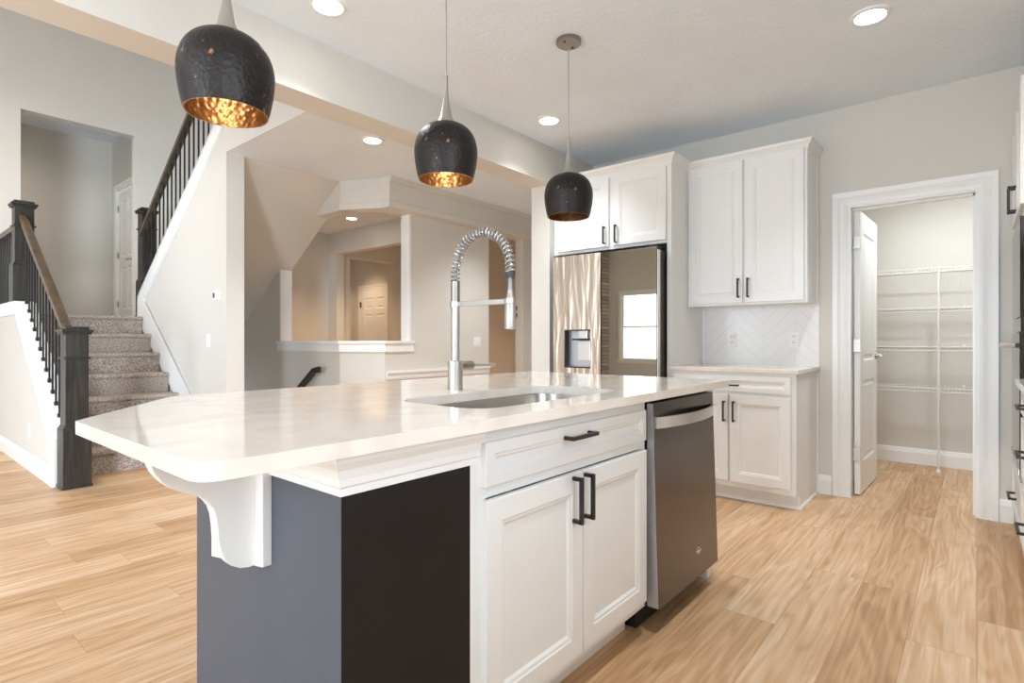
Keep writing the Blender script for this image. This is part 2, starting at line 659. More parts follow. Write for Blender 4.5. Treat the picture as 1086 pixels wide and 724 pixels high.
b = nb()
for (x0, x1, y0, y1) in ((-6.1, SX1, -0.9, 8.6), (SX1, HX0, -0.9, 5.3), (HX0, 6.3, -0.9, 9.2), (SX1, HX0, 8.5, 8.6)):
    box(b, x0, x1, y0, y1, -0.06, 0)
struct('floor', b, FLOOR)
struct('floor_basement', box(nb(), SX0, HX1, 4.6, 8.6, -2.75, -2.7), FLOOR)

b = nb()
box(b, -6.1, KX + 1.75, -0.9, BY0, CH, CH + 0.12)
struct('ceiling', b, CEIL)
b = nb()
box(b, SX0 + 0.008, 6.3, BY1, 5.0, CH, CH + 0.12); box(b, SX1, 6.3, 5.0, 5.03, CH, CH + 0.12)
box(b, HX0, 6.3, 5.03, 9.2, CH, CH + 0.12)
struct('ceiling_hall', b, CEIL)
struct('ceiling_great_room', box(nb(), -6.1, 3.5, BY1, 8.7, 5.4, 5.5), CEIL)
# dropped beam between kitchen and hall, and the wall over it on the great room side
struct('trim_beam', box(nb(), -6.1, KX, BY0, BY1, BZ, CH), WALL)
struct('wall_over_beam', box(nb(), -6.1, 3.5, BY0, BY1, CH, 5.45), WALL)
# short wall that carries the beam beside the fridge
struct('wall_stub', box(nb(), 3.83, KX, 2.79, BY1, 0, BZ), WALL)

# kitchen end wall with the pantry opening
PY0, PY1, PZ = -0.01, 0.695, 2.045
b = nb()
box(b, KX, KX + 0.12, PY1, BY1, 0, CH)
box(b, KX, KX + 0.12, -0.9, PY0, 0, CH)
box(b, KX, KX + 0.12, PY0, PY1, PZ, CH)
struct('wall_kitchen_end', b, WALL)
# pantry box
b = nb()
box(b, 6.12, 6.24, -0.9, 1.2, 0, CH)
struct('wall_pantry_back', b, WALL)
struct('wall_pantry_left', box(nb(), KX + 0.12, 6.12, 0.92, 1.04, 0, CH), WALL)
struct('wall_pantry_right', box(nb(), KX + 0.12, 6.12, -0.87, -0.75, 0, CH), WALL)

# side wall (Y = WY) and window wall (X = WX), with openings


def wall_with_holes(name, axis, pos, thick, a0, a1, z0, z1, holes):
    """cells between hole edges; axis 'x' = wall at X pos, running along Y"""
    aa = sorted({a0, a1, *[h[0] for h in holes], *[h[1] for h in holes]})
    zz = sorted({z0, z1, *[h[2] for h in holes], *[h[3] for h in holes]})
    b = nb()
    for i in range(len(aa) - 1):
        for j in range(len(zz) - 1):
            ca, cz = (aa[i] + aa[i + 1]) / 2, (zz[j] + zz[j + 1]) / 2
            if any(h[0] < ca < h[1] and h[2] < cz < h[3] for h in holes):
                continue
            if axis == 'x':
                box(b, pos, pos + thick, aa[i], aa[i + 1], zz[j], zz[j + 1])
            else:
                box(b, aa[i], aa[i + 1], pos, pos + thick, zz[j], zz[j + 1])
    bmesh.ops.remove_doubles(b, verts=b.verts, dist=1e-5)
    return struct(name, b, WALL)


wall_with_holes('wall_window_side', 'x', WX, -0.12, -0.9, 8.7, 0, 5.45, WIN_X)
wall_with_holes('wall_side', 'y', WY, -0.12, -6.1, KX, 0, CH, ADDED_WIN_Y)


def window(i, axis, a0, a1, z0, z1):
    """double-hung window: casing, sash frames and two panes"""
    def bx(b, u0, u1, d0, d1, zz0, zz1):
        if axis == 'x':
            box(b, WX + d0, WX + d1, u0, u1, zz0, zz1)
        else:
            box(b, u0, u1, WY + d0, WY + d1, zz0, zz1)
    f = nb(); c = 0.085
    bx(f, a0 - c, a0, 0.0, 0.018, z0 - c, z1 + c); bx(f, a1, a1 + c, 0.0, 0.018, z0 - c, z1 + c)
    bx(f, a0, a1, 0.0, 0.018, z1, z1 + c); bx(f, a0 - c - 0.02, a1 + c + 0.02, 0.0, 0.05, z0 - 0.03, z0)
    bx(f, a0, a1, 0.0, 0.018, z0 - c, z0 - 0.03)
    fr = struct('window_%d' % i, f, TRIM)
    s = nb(); t = 0.045; zm = (z0 + z1) / 2
    for lo, hi, dd in ((z0, zm + 0.02, -0.06), (zm - 0.02, z1, -0.09)):
        bx(s, a0, a0 + t, dd, dd + 0.03, lo, hi); bx(s, a1 - t, a1, dd, dd + 0.03, lo, hi)
        bx(s, a0 + t, a1 - t, dd, dd + 0.03, lo, lo + t); bx(s, a0 + t, a1 - t, dd, dd + 0.03, hi - t, hi)
    struct('window_sash', s, TRIM, fr)
    for lo, hi, dd in ((z0, zm, -0.047), (zm, z1, -0.077)):
        g = nb()
        bx(g, a0 + t, a1 - t, dd, dd + 0.004, lo + t, hi - t)
        struct('window_pane', g, PANE, fr)


k = 1
for (a, b_, c, d) in WIN_X:
    window(k, 'x', a, b_, c, d); k += 1
for (a, b_, c, d) in ADDED_WIN_Y:
    window(k, 'y', a, b_, c, d); k += 1  # side-wall windows, added for their light

# tall far wall with the upper hall opening
OX0, OX1, OZ = 1.277, 2.415, 3.79
b = nb()
box(b, -6.1, OX0, TY, TY + 0.12, 0, 5.45)
box(b, OX1, 3.5, TY, TY + 0.12, 0, 5.45)
box(b, OX0, OX1, TY, TY + 0.12, OZ, 5.45)
box(b, OX0, OX1, TY, TY + 0.12, 0, LZ)
struct('wall_far', b, TALL)
UX, UY, UZ = 2.66, 10.44, 4.19
struct('wall_upper_hall_back', box(nb(), -0.5, UX + 0.12, UY, UY + 0.1, LZ - 0.1, UZ), WALL)
b = nb()
box(b, UX, UX + 0.12, TY + 0.12, 9.40, LZ, UZ); box(b, UX, UX + 0.12, 10.19, UY, LZ, UZ); box(b, UX, UX + 0.12, 9.40, 10.19, LZ + 2.03, UZ)
struct('wall_upper_hall_right', b, WALL)
struct('wall_upper_hall_left', box(nb(), -0.6, -0.5, TY + 0.12, UY, LZ - 0.1, UZ), WALL)
struct('ceiling_upper_hall', box(nb(), -0.6, UX + 0.12, TY + 0.12, UY + 0.1, UZ, UZ + 0.08), CEIL)
struct('floor_upper_hall', box(nb(), -0.6, UX + 0.12, TY + 0.12, UY + 0.1, LZ - 0.1, LZ), CARPET)

# stair wall: end at Y = 4.99, sloping top under the upper rail, header over the hall opening
SL = 0.70


def stz(y):
    return 1.56 + SL * (7.25 - y)


ys = 7.25 - (3.2 - 1.56) / SL
b = nb()
prism(b, [(SX0, 5.0, -2.7), (SX0, 7.25, -2.7), (SX0, 7.25, 1.56), (SX0, ys, 3.2), (SX0, BY1, 3.2), (SX0, BY1, CH + 0.12), (SX0, 5.0, CH + 0.12)], (SX1 - SX0, 0, 0))
box(b, SX0, SX0 + 0.008, BY1, 5.0, CH, CH + 0.12)
struct('wall_stair', b, WALL)
b = nb()
d = 0.022
prism(b, [(SX0 - d, 7.25, 1.40), (SX0 - d, 7.25, 1.585), (SX0 - d, ys, 3.225), (SX0 - d, ys, 3.06), (SX0 - d, 7.12, 1.50), (SX0 - d, 7.12, 1.40)], (d, 0, 0))
prism(b, [(SX0 - d, 7.25, 1.575), (SX0 - d, 7.25, 1.60), (SX0 - d, ys, 3.24), (SX0 - d, ys, 3.215)], (SX1 - SX0 + 2 * d, 0, 0))
struct('trim_stringer', b, TRIM)
# underside of the upper flight
SS = 0.66
b = nb()
ye = 7.34
prism(b, [(SX1, 5.03, CH), (SX1, ye, CH - SS * (ye - 5.03)), (SX1, ye, LZ), (SX1, 5.03, CH + 0.22)], (HX1 - SX1, 0, 0))
struct('ceiling_stair', b, WALL)
struct('wall_upper_side', box(nb(), 3.38, 3.5, BY1, TY, CH + 0.12, 5.45), WALL)

# half wall with the chamfered corner: footprint strips along the wall's outer face
OUT = [(HX0, 8.5), (HX0, 6.26), (HX0, 5.02), (3.50, HY0), (3.84, HY0), (5.07, HY0), (5.75, HY0), (6.3, HY0)]
INN = [(HX1, 8.5), (HX1, 6.26), (HX1, 5.06), (3.56, HY1), (3.84, HY1), (5.07, HY1), (5.75, HY1), (6.3, HY1)]


def strip(b, i, z0, z1):
    pts = [(*OUT[i], z0), (*OUT[i + 1], z0), (*INN[i + 1], z0), (*INN[i], z0)]
    prism(b, pts, (0, 0, z1 - z0))


b = nb()
ySO = lambda y: CH - SS * (y - 5.03)
prism(b, [(HX0, 8.5, -2.7), (HX0, 6.26, -2.7), (HX0, 6.26, ySO(6.26)), (HX0, 7.34, ySO(7.34)), (HX0, 8.5, 1.21)], (HX1 - HX0, 0, 0))
for i in (1, 2, 3):
    strip(b, i, -2.7 if i < 3 else 0, 1.075)
strip(b, 4, 0, 2.44)
strip(b, 6, 0, 2.44)
struct('wall_half', b, WALL)
# sill board with apron, wrapping the corner, and cased jambs
b = nb()
pa = [(HX0, 6.30), (HX0, 5.02), (3.50, HY0), (3.87, HY0)]
# outward must be to the right of travel: travel -Y then +X has outward (-X, -Y) on the right
sweep(b, pa, [(-0.15, 1.075), (0.03, 1.075), (0.03, 1.097), (-0.15, 1.097)])
sweep(b, pa, [(0.0, 0.985), (0.014, 0.985), (0.014, 1.06), (0.022, 1.065), (0.022, 1.075), (0.0, 1.075)])
struct('trim_sill', b, TRIM)
b = nb()
box(b, HX0 - 0.002, HX1 + 0.002, 6.24, 6.262, 1.097, ySO(6.26))
box(b, 3.818, 3.842, HY0 - 0.002, HY1 + 0.002, 1.097, 2.44)
struct('trim_jambs', b, TRIM)
# dropped header over the half wall and along the hall wall
b = nb()
prism(b, [(HX0, 5.02, 2.44), (HX0, 5.02, CH), (HX0, 5.04, CH), (HX0, ySO and 5.03 + (CH - 2.44) / SS, 2.44)], (HX1 - HX0, 0, 0))
prism(b, [(HX0, 5.02, 2.44), (3.46, 4.61, 2.44), (3.46, 4.49, 2.44), (6.3, 4.49, 2.44), (6.3, HY1, 2.44), (3.60, HY1, 2.44), (HX1, 5.06, 2.44)], (0, 0, CH - 2.44))
struct('trim_header', b, WALL)
b = nb()
sweep(b, [(HX0, 5.02), (3.46, 4.61), (3.46, 4.49), (6.3, 4.49)], [(0, 2.44), (0.008, 2.44), (0.008, 2.50), (0, 2.51)])
sweep(b, [(3.46, 4.49), (6.3, 4.49)], [(0, CH - 0.05), (0.012, CH - 0.05), (0.03, CH - 0.01), (0.03, CH), (0, CH)])
struct('trim_header_band', b, WALL)
# chair rail on the hall wall
b = nb()
sweep(b, [(3.52, HY0), (5.07, HY0)], [(0, 0.70), (0.012, 0.70), (0.016, 0.72), (0.016, 0.755), (0.03, 0.765), (0.03, 0.785), (0, 0.785)])
struct('trim_chair_rail', b, TRIM)

# hall beyond the doorway, foyer and rooms behind the half wall
b = nb()
box(b, 6.2, 6.3, BY1, 9.2, 0, CH)
struct('wall_hall_end', b, WALL)
struct('wall_hall_kitchen_side', box(nb(), KX, 6.3, 2.79, BY1, 0, CH), WALL)
FX = 4.74
b = nb()
box(b, FX, FX + 0.13, HY1, 5.89, 0, CH); box(b, FX, FX + 0.13, 7.44, 8.9, 0, CH); box(b, FX, FX + 0.13, 5.89, 7.44, 2.41, CH)
struct('wall_foyer', b, WALL)
struct('wall_foyer_left', box(nb(), HX1, FX, 7.66, 7.78, 0, CH), WALL)
b = nb()
box(b, FX + 0.13, 5.10, 7.62, 7.74, 0, CH); box(b, 5.92, 6.2, 7.62, 7.74, 0, CH); box(b, 5.10, 5.92, 7.62, 7.74, 2.41, CH)
struct('wall_hallway', b, WALL)
struct('wall_foyer_back', box(nb(), HX0, 6.3, 9.1, 9.2, 0, CH), WALL)

# knee wall beside the first flight
KA, KB = 0.99, 1.11


def kz(y):
    return 0.48 + 0.752 * (y - 5.47)


yk = 5.47 + (1.44 - 0.48) / 0.752
b = nb()
prism(b, [(KA, 5.31, 0), (KA, TY, 0), (KA, TY, 1.44), (KA, yk, 1.44), (KA, 5.31, kz(5.31))], (KB - KA, 0, 0))
struct('wall_knee', b, WALL)
b = nb()
t = 0.018
prism(b, [(KA - t, 5.31, kz(5.31) - 0.10), (KA - t, yk, 1.34), (KA - t, TY, 1.34), (KA - t, TY, 1.44), (KA - t, yk, 1.44), (KA - t, 5.31, kz(5.31))], (t, 0, 0))
prism(b, [(KA - t - 0.006, 5.31, kz(5.31)), (KA - t - 0.006, yk, 1.44), (KA - t - 0.006, TY, 1.44), (KA - t - 0.006, TY, 1.462), (KA - t - 0.006, yk - 0.01, 1.462), (KA - t - 0.006, 5.31, kz(5.31) + 0.024)], (KB - KA + t + 0.012, 0, 0))
box(b, KA - t, KA, 5.31, 5.40, 0, kz(5.31) - 0.1)
struct('trim_knee', b, TRIM)

# baseboards
BB = [(0, 0), (0.016, 0), (0.016, 0.10), (0.012, 0.115), (0.008, 0.135), (0, 0.138)]
for nm, pth in (('baseboard_kitchen', [(KX, 0.885), (KX, 0.792)]), ('baseboard_kitchen_right', [(KX, -0.105), (KX, -0.17)]),
                ('baseboard_knee', [(KA, TY), (KA, 5.40)]), ('baseboard_pantry', [(6.12, 0.92), (6.12, -0.75)]),
                ('baseboard_far', [(-6.0, TY), (KA - 0.02, TY)][::1]),
                ('baseboard_stair_wall', [(SX0, 5.45), (SX0, 5.0), (SX1, 5.0)]),
                ('baseboard_hall', [(3.86, HY0), (5.07, HY0)])):
    struct(nm, sweep(nb(), pth, BB), TRIM)

# pantry door casing and jamb (structure)
CW = 0.092
CAS = [(0, 0.0), (0.010, 0.0), (0.014, 0.02), (0.012, 0.045), (0.018, 0.06), (0.020, CW), (0, CW)]


def casing(b, y0, y1, ztop, x):
    """casing round a door opening in a wall that looks to -X; profile (proud, away from the opening)"""
    rows = []
    for (py, pz, sy, sz) in ((y1, 0, 1, 0), (y1, ztop, 1, 1), (y0, ztop, -1, 1), (y0, 0, -1, 0)):
        rows.append([b.verts.new((x - o, py + sy * a, pz + sz * a)) for o, a in CAS])
    fs = []
    for r0, r1 in zip(rows, rows[1:]):
        for j in range(len(CAS)):
            k2 = (j + 1) % len(CAS)
            fs.append(b.faces.new((r0[j], r0[k2], r1[k2], r1[j])))
    fs.append(b.faces.new(rows[0])); fs.append(b.faces.new(rows[-1][::-1]))
    bmesh.ops.recalc_face_normals(b, faces=fs)
    return b


struct('trim_pantry_casing', casing(nb(), PY0, PY1, PZ, KX), TRIM)
b = nb()
j = 0.018
box(b, KX - 0.004, KX + 0.124, PY1 - j, PY1, 0, PZ); box(b, KX - 0.004, KX + 0.124, PY0, PY0 + j, 0, PZ)
box(b, KX - 0.004, KX + 0.124, PY0 + j, PY1 - j, PZ - j, PZ)
box(b, KX + 0.05, KX + 0.085, PY0 + j, PY0 + j + 0.012, 0, PZ - j); box(b, KX + 0.05, KX + 0.085, PY0 + j, PY1 - j, PZ - j - 0.012, PZ - j)
struct('trim_pantry_jamb', b, TRIM)

# pantry door, swung open into the pantry along X


def six_panel_steps(b, x0, y0, z0, W, Hh, along, face, t):
    pass


def panel_door(b, org, rot, W, Hh, t, cols, rows):
    """slab with sunk panels on the front (-y local) and the back"""
    M = Matrix.Translation(org) @ Matrix.Rotation(rot, 4, 'Z')
    xs = [0.0]
    for (a, c) in cols:
        xs += [a * W, c * W]
    xs.append(W)
    zs = [0.0]
    for (a, c) in rows:
        zs += [a * Hh, c * Hh]
    zs.append(Hh)
    fs = []
    for side in (0, 1):
        yy = 0.0 if side == 0 else t
        s = 1 if side == 0 else -1
        for i in range(len(xs) - 1):
            for j2 in range(len(zs) - 1):
                x0, x1, z0, z1 = xs[i], xs[i + 1], zs[j2], zs[j2 + 1]
                ring = [b.verts.new(M @ Vector(p)) for p in ((x0, yy, z0), (x1, yy, z0), (x1, yy, z1), (x0, yy, z1))]
                if i % 2 == 1 and j2 % 2 == 1:
                    for ins, dp in ((0.012, 0.008), (0.03, 0.009), (0.045, 0.004)):
                        r2 = [b.verts.new(M @ Vector((px, yy + s * dp, pz))) for px, pz in ((x0 + ins, z0 + ins), (x1 - ins, z0 + ins), (x1 - ins, z1 - ins), (x0 + ins, z1 - ins))]
                        for q in range(4):
                            fs.append(b.faces.new((ring[q], ring[(q + 1) % 4], r2[(q + 1) % 4], r2[q])))
                        ring = r2
                fs.append(b.faces.new(ring))
    # edges
    for a, c in (((0, 0), (W, 0)), ((W, 0), (W, Hh)), ((W, Hh), (0, Hh)), ((0, Hh), (0, 0))):
        q = [b.verts.new(M @ Vector(p)) for p in ((a[0], 0, a[1]), (c[0], 0, c[1]), (c[0], t, c[1]), (a[0], t, a[1]))]
        fs.append(b.faces.new(q))
    bmesh.ops.remove_doubles(b, verts=b.verts, dist=1e-5)
    bmesh.ops.recalc_face_normals(b, faces=b.faces)
    return b


ROW2 = [(0.11, 0.40), (0.47, 0.93)]
b = panel_door(nb(), (KX + 0.09, 0.632, 0.012), math.radians(-2.0), 0.66, 2.005, 0.035, [(0.17, 0.83)], ROW2)
dr = struct('door_1', b, TRIM)
b = nb()
for z in (0.25, 1.02, 1.75):
    box(b, KX + 0.078, KX + 0.098, 0.63, 0.682, z, z + 0.09)
    lathe(b, [(0.006, 0), (0.006, 0.095)], (KX + 0.080, 0.676, z - 0.003), 10)
struct('door_hinges', b, NICKEL, dr)
b = nb()
hx = KX + 0.69
tube(b, [(hx, 0.608, 0.985), (hx, 0.565, 0.985)], 0.012); tube(b, [(hx, 0.611, 0.985), (hx, 0.603, 0.985)], 0.028, 20)
tube(b, [(hx + 0.005, 0.566, 0.985), (hx - 0.10, 0.566, 0.985)], 0.009)
struct('door_handle', b, NICKEL, dr, True)

# upper hall door in the side wall of the landing hall
b = panel_door(nb(), (UX + 0.02, 10.17, LZ + 0.01), -PI / 2, 0.75, 2.0, 0.035, [(0.14, 0.45), (0.55, 0.86)], [(0.1, 0.42), (0.5, 0.78), (0.83, 0.93)])
d2 = struct('door_2', b, TRIM)
b = nb()
for z in (0.25, 1.0, 1.72):
    box(b, UX + 0.008, UX + 0.02, 10.165, 10.19, LZ + z, LZ + z + 0.09)
struct('door_hinges', b, NICKEL, d2)
b = nb()
tube(b, [(UX + 0.02, 9.49, LZ + 0.93), (UX - 0.04, 9.49, LZ + 0.93), (UX - 0.04, 9.62, LZ + 0.93)], 0.011)
struct('door_handle', b, NICKEL, d2, True)
struct('trim_upper_hall_casing', casing(nb(), 9.40, 10.19, LZ + 2.03, UX), TRIM)
# a casing starts at the landing floor here
for o in (bpy.data.objects['trim_upper_hall_casing'],):
    for v in o.data.vertices:
        if v.co.z < 0.01:
            v.co.z = LZ

# door seen far back through the foyer
b = panel_door(nb(), (6.17, 8.86, 0.01), -PI / 2, 0.80, 2.02, 0.03, [(0.14, 0.45), (0.55, 0.86)], [(0.1, 0.42), (0.5, 0.78), (0.83, 0.93)])
d3 = struct('door_3', b, TRIM)
struct('door_hinges', box(nb(), 6.15, 6.17, 8.85, 8.875, 1.72, 1.82), DARKSLOT, d3)
struct('trim_foyer_casing', casing(nb(), 8.05, 8.87, 2.035, 6.2), TRIM)

# ------------------------------------------------------------------ kitchen island
isl = thing('kitchen_island', 'kitchen island with white sink cabinet, black end panel and slate blue back', 'kitchen island', (1.6, 1.3, 0))
IX0, IX1, IY0, IY1 = 0.62, 2.57, 0.955, 1.66
b = nb()
part('cabinet_side', box(b, 0.98, 1.0, IY0 + 0.021, 1.60, 0.10, 0.884), CAB, isl)
part('cabinet_side', box(nb(), 1.895, 1.915, IY0 + 0.021, 1.60, 0.10, 0.884), CAB, isl)
part('cabinet_back', box(nb(), 1.0, 1.895, 1.585, 1.60, 0.10, 0.884), CAB, isl)
part('cabinet_bottom', box(nb(), 1.0, 1.895, IY0 + 0.021, 1.585, 0.10, 0.12), CAB, isl)
part('back_panel', box(box(nb(), IX0, 0.66, IY0 + 0.002, IY1, 0, 0.884), 0.66, 2.544, 1.62, IY1, 0, 0.884), SLATE, isl, label='slate blue painted panel under the seating overhang')
part('end_panel', box(box(nb(), IX0, 0.98, IY0, IY0 + 0.002, 0, 0.884), 0.66, 0.98, IY0 + 0.002, IY0 + 0.02, 0, 0.884), ESPRESSO, isl, label='plain black-brown panel beside the white doors')
b = nb()
box(b, 0.98, 1.035, IY0, IY0 + 0.02, 0, 0.884); box(b, 1.88, 1.915, IY0, IY0 + 0.02, 0.105, 0.884)
box(b, 1.035, 1.88, IY0, IY0 + 0.02, 0.84, 0.884); box(b, 1.035, 1.88, IY0, IY0 + 0.02, 0.70, 0.735); box(b, 1.035, 1.88, IY0, IY0 + 0.02, 0.105, 0.14)
part('face_frame', b, CAB, isl, bevel=0.001)
part('toe_kick', box(nb(), 1.035, 1.90, 1.03, 1.045, 0, 0.105), CAB, isl)
b = nb()
box(b, 2.545, 2.60, IY0, 1.62, 0.0, 0.884)
part('side_panel', b, CAB, isl, bevel=0.001)
b = nb()
CR = [(0, 0.795), (0.006, 0.795), (0.006, 0.81), (0.012, 0.815), (0.014, 0.83), (0.022, 0.85), (0.034, 0.866), (0.036, 0.872), (0.036, 0.884), (0, 0.884)]
sweep(b, [(IX0, 1.235), (IX0, IY0), (1.0, IY0)], CR)
part('crown_moulding', b, TRIM, isl)
DF = IY0                                            # doors hang on this plane


def pull(b, org, ln, vertical=True, axis='-y', off=0.03):
    """square bar pull: bar on two posts, org = middle of the bar on the door face"""
    r = 0.0055
    x, y, z = org
    dirs = {'-y': (0, -1), '-x': (-1, 0), '+y': (0, 1)}[axis]
    n = Vector((dirs[0], dirs[1], 0)); t = Vector((0, 0, 1)) if vertical else Vector((abs(dirs[1]), abs(dirs[0]), 0))
    o = Vector(org)
    tube(b, [o + n * off - t * (ln / 2 + 0.006), o + n * off + t * (ln / 2 + 0.006)], r * 1.41, square=True)
    for s in (-1, 1):
        tube(b, [o + t * s * ln / 2, o + n * off + t * s * ln / 2], r * 1.41, square=True)
    return b


dwr = part('drawer', panel(nb(), 0.872, 0.112, DRAW, (1.018, DF, 0.732)), CAB, isl, bevel=0.0006)
part('handle', pull(nb(), (1.4255, DF - 0.02, 0.812), 0.13, False), BLACK, dwr, label='black bar pull')
for x0, W, px in ((1.018, 0.442, 1.405), (1.464, 0.430, 1.469)):
    dd = part('door', panel(nb(), W, 0.56, DOOR, (x0, DF, 0.137)), CAB, isl, bevel=0.0006)
    part('handle', pull(nb(), (px, DF - 0.02, 0.620), 0.128), BLACK, dd, label='black bar pull')
# corbel: S-shaped board on a back plate
b = nb()
cy = 1.267
pr = [(0.602, 0.884), (0.384, 0.884), (0.386, 0.853), (0.394, 0.832), (0.408, 0.811), (0.424, 0.796), (0.443, 0.784), (0.463, 0.775), (0.480, 0.767), (0.494, 0.754),
      (0.505, 0.738), (0.511, 0.718), (0.514, 0.695), (0.516, 0.665), (0.521, 0.640), (0.530, 0.618), (0.545, 0.600), (0.564, 0.589), (0.585, 0.585), (0.602, 0.588)]
prism(b, [(x, cy, z) for x, z in pr], (0, 0.036, 0))
part('corbel', b, TRIM, isl, bevel=0.002, label='white S-curved bracket under the overhang')
b = nb()
prism(b, [(0.598, 1.234, 0.588), (0.598, 1.234, 0.884), (0.598, 1.51, 0.884), (0.598, 1.51, 0.545)], (0.022, 0, 0))
part('corbel_plate', b, TRIM, isl, bevel=0.002)

# worktop with the sink cut-out
SNX0, SNX1, SNY0, SNY1 = 1.085, 1.865, 1.015, 1.395


def rrect(x0, x1, y0, y1, r, n=8):
    pts = []
    for cx, cy2, a0 in ((x1 - r, y1 - r, 0), (x0 + r, y1 - r, 90), (x0 + r, y0 + r, 180), (x1 - r, y0 + r, 270)):
        for k2 in range(n + 1):
            a = math.radians(a0 + 90 * k2 / n)
            pts.append((cx + r * math.cos(a), cy2 + r * math.sin(a)))
    return pts


def fillet(poly, rad, n=6):
    out = []
    m = len(poly)
    for i in range(m):
        p = Vector(poly[i]); a = Vector(poly[i - 1]); c = Vector(poly[(i + 1) % m])
        u = (a - p).normalized(); v = (c - p).normalized()
        half = u.angle(v) / 2
        dd2 = rad[i] / math.tan(half)
        p0 = p + u * dd2; p1 = p + v * dd2
        for k2 in range(n + 1):
            s = k2 / n
            out.append(tuple(p0 * (1 - s) ** 2 + p * 2 * s * (1 - s) + p1 * s * s))
    return out


def slab(outer, holes, z0, z1):
    b = nb()
    top = []
    for loop in [outer] + holes:
        vs = [b.verts.new((x, y, z1)) for x, y in loop]
        es = [b.edges.new((vs[i], vs[(i + 1) % len(vs)])) for i in range(len(vs))]
        top += es
    bmesh.ops.triangle_fill(b, edges=top, use_beauty=True)
    r = bmesh.ops.extrude_face_region(b, geom=b.faces[:])
    for v in [g for g in r['geom'] if isinstance(g, bmesh.types.BMVert)]:
        v.co.z = z0
    bmesh.ops.recalc_face_normals(b, faces=b.faces)
    return b


outl = fillet([(0.335, 0.89), (2.66, 0.89), (2.66, 2.07), (0.70, 2.07), (0.335, 1.60)], [0.05, 0.02, 0.03, 0.04, 0.025])
tp = single('worktop', slab(outl, [rrect(SNX0, SNX1, SNY0, SNY1, 0.09)], 0.884, 0.914), QUARTZ, 'glossy cream quartz worktop with a clipped corner on the island', 'worktop', (1.5, 1.48, 0.884), bevel=0.008)

# sink bowl
snk = thing('sink', 'undermount stainless steel sink bowl set in the island worktop', 'sink', (1.475, 1.205, 0.884))
b = nb()
loops = []
for (ins, z, r) in ((-0.03, 0.8835, 0.11), (0.006, 0.8835, 0.085), (0.008, 0.875, 0.085), (0.014, 0.70, 0.085), (0.03, 0.672, 0.075), (0.07, 0.668, 0.05)):
    loops.append([b.verts.new((x, y, z)) for x, y in rrect(SNX0 + ins, SNX1 - ins, SNY0 + ins, SNY1 - ins, r)])
for a, c in zip(loops, loops[1:]):
    for q in range(len(a)):
        b.faces.new((a[q], a[(q + 1) % len(a)], c[(q + 1) % len(a)], c[q]))
b.faces.new(loops[-1])
bmesh.ops.recalc_face_normals(b, faces=b.faces)
part('bowl', b, SINKM, snk, smooth=True)
part('drain', lathe(nb(), [(0.0, 0.0), (0.045, 0.0), (0.045, 0.004), (0.03, 0.004), (0.028, 0.001), (0.0, 0.001)], (1.475, 1.25, 0.669), 28, False, False), NICKEL, snk, smooth=True)

# faucet
FXX, FYY = 1.477, 1.517
fau = thing('kitchen_faucet', 'tall brushed nickel spring faucet standing behind the island sink', 'faucet', (FXX, FYY, 0.914))
b = nb()
lathe(b, [(0.029, 0.0), (0.029, 0.108), (0.026, 0.110)], (FXX, FYY, 0.914), 32)
part('base', b, NICKEL, fau, smooth=True)
b = nb()
lathe(b, [(0.0165, 0.11), (0.0165, 0.335)], (FXX, FYY, 0.914), 28)
part('column', b, NICKEL, fau, smooth=True)
b = nb()
lathe(b, [(0.0175, 0.335), (0.0175, 0.410), (0.014, 0.412)], (FXX, FYY, 0.914), 28)
part('collar', b, CANOPY, fau, smooth=True)
# arch centre line in the Y-Z plane
ar = []
RA = 0.136
z0a = 1.356
for k2 in range(0, 41):
    a = math.radians(180 * k2 / 40)
    ar.append(Vector((FXX, FYY - RA + RA * math.cos(a), z0a + RA * math.sin(a))))
ar = [Vector((FXX, FYY, 1.322))] + ar + [Vector((FXX, FYY - 2 * RA, 1.333))]
part('hose', tube(nb(), ar + [Vector((FXX, FYY - 2 * RA, 1.24))], 0.0075, 14), GREYP, fau, smooth=True)
# coil
ln = [0.0]
for p0, p1 in zip(ar, ar[1:]):
    ln.append(ln[-1] + (p1 - p0).length)
TUR = 30
hp = []
for s in range(TUR * 14 + 1):
    u = s / (TUR * 14) * ln[-1]
    i = max(0, min(len(ar) - 2, next((q for q in range(len(ln) - 1) if ln[q + 1] >= u), len(ar) - 2)))
    f = (u - ln[i]) / max(1e-6, ln[i + 1] - ln[i])
    c = ar[i].lerp(ar[i + 1], f)
    t = (ar[i + 1] - ar[i]).normalized()
    n1 = Vector((1, 0, 0)); n2 = t.cross(n1)
    a = 2 * PI * s / 14
    hp.append(c + 0.0160 * (math.cos(a) * n1 + math.sin(a) * n2))
part('spring', tube(nb(), hp, 0.0033, 7), NICKEL, fau, smooth=True)
yh2 = FYY - 2 * RA
b = nb()
lathe(b, [(0.0165, 0.0), (0.0175, 0.005), (0.0175, 0.02), (0.012, 0.024)], (FXX, yh2, 1.318), 24)
part('spring_ferrule', b, DARKSLOT, fau, smooth=True)
b = nb()
lathe(b, [(0.0, -0.002), (0.019, 0.0), (0.0205, 0.01), (0.0195, 0.105), (0.012, 0.118), (0.011, 0.135)], (FXX, yh2, 1.140), 28)
sh = part('spray_head', b, NICKEL, fau, smooth=True)
b = nb()
b.free()
for z in (1.205, 1.180):
    part('spray_button', box(nb(), FXX + 0.009, FXX + 0.0195, yh2 - 0.0165, yh2 - 0.006, z, z + 0.016), BLACKP, sh, bevel=0.002)
b = nb()
box(b, FXX - 0.008, FXX + 0.008, yh2 + 0.015, FYY - 0.015, 1.228, 1.246)
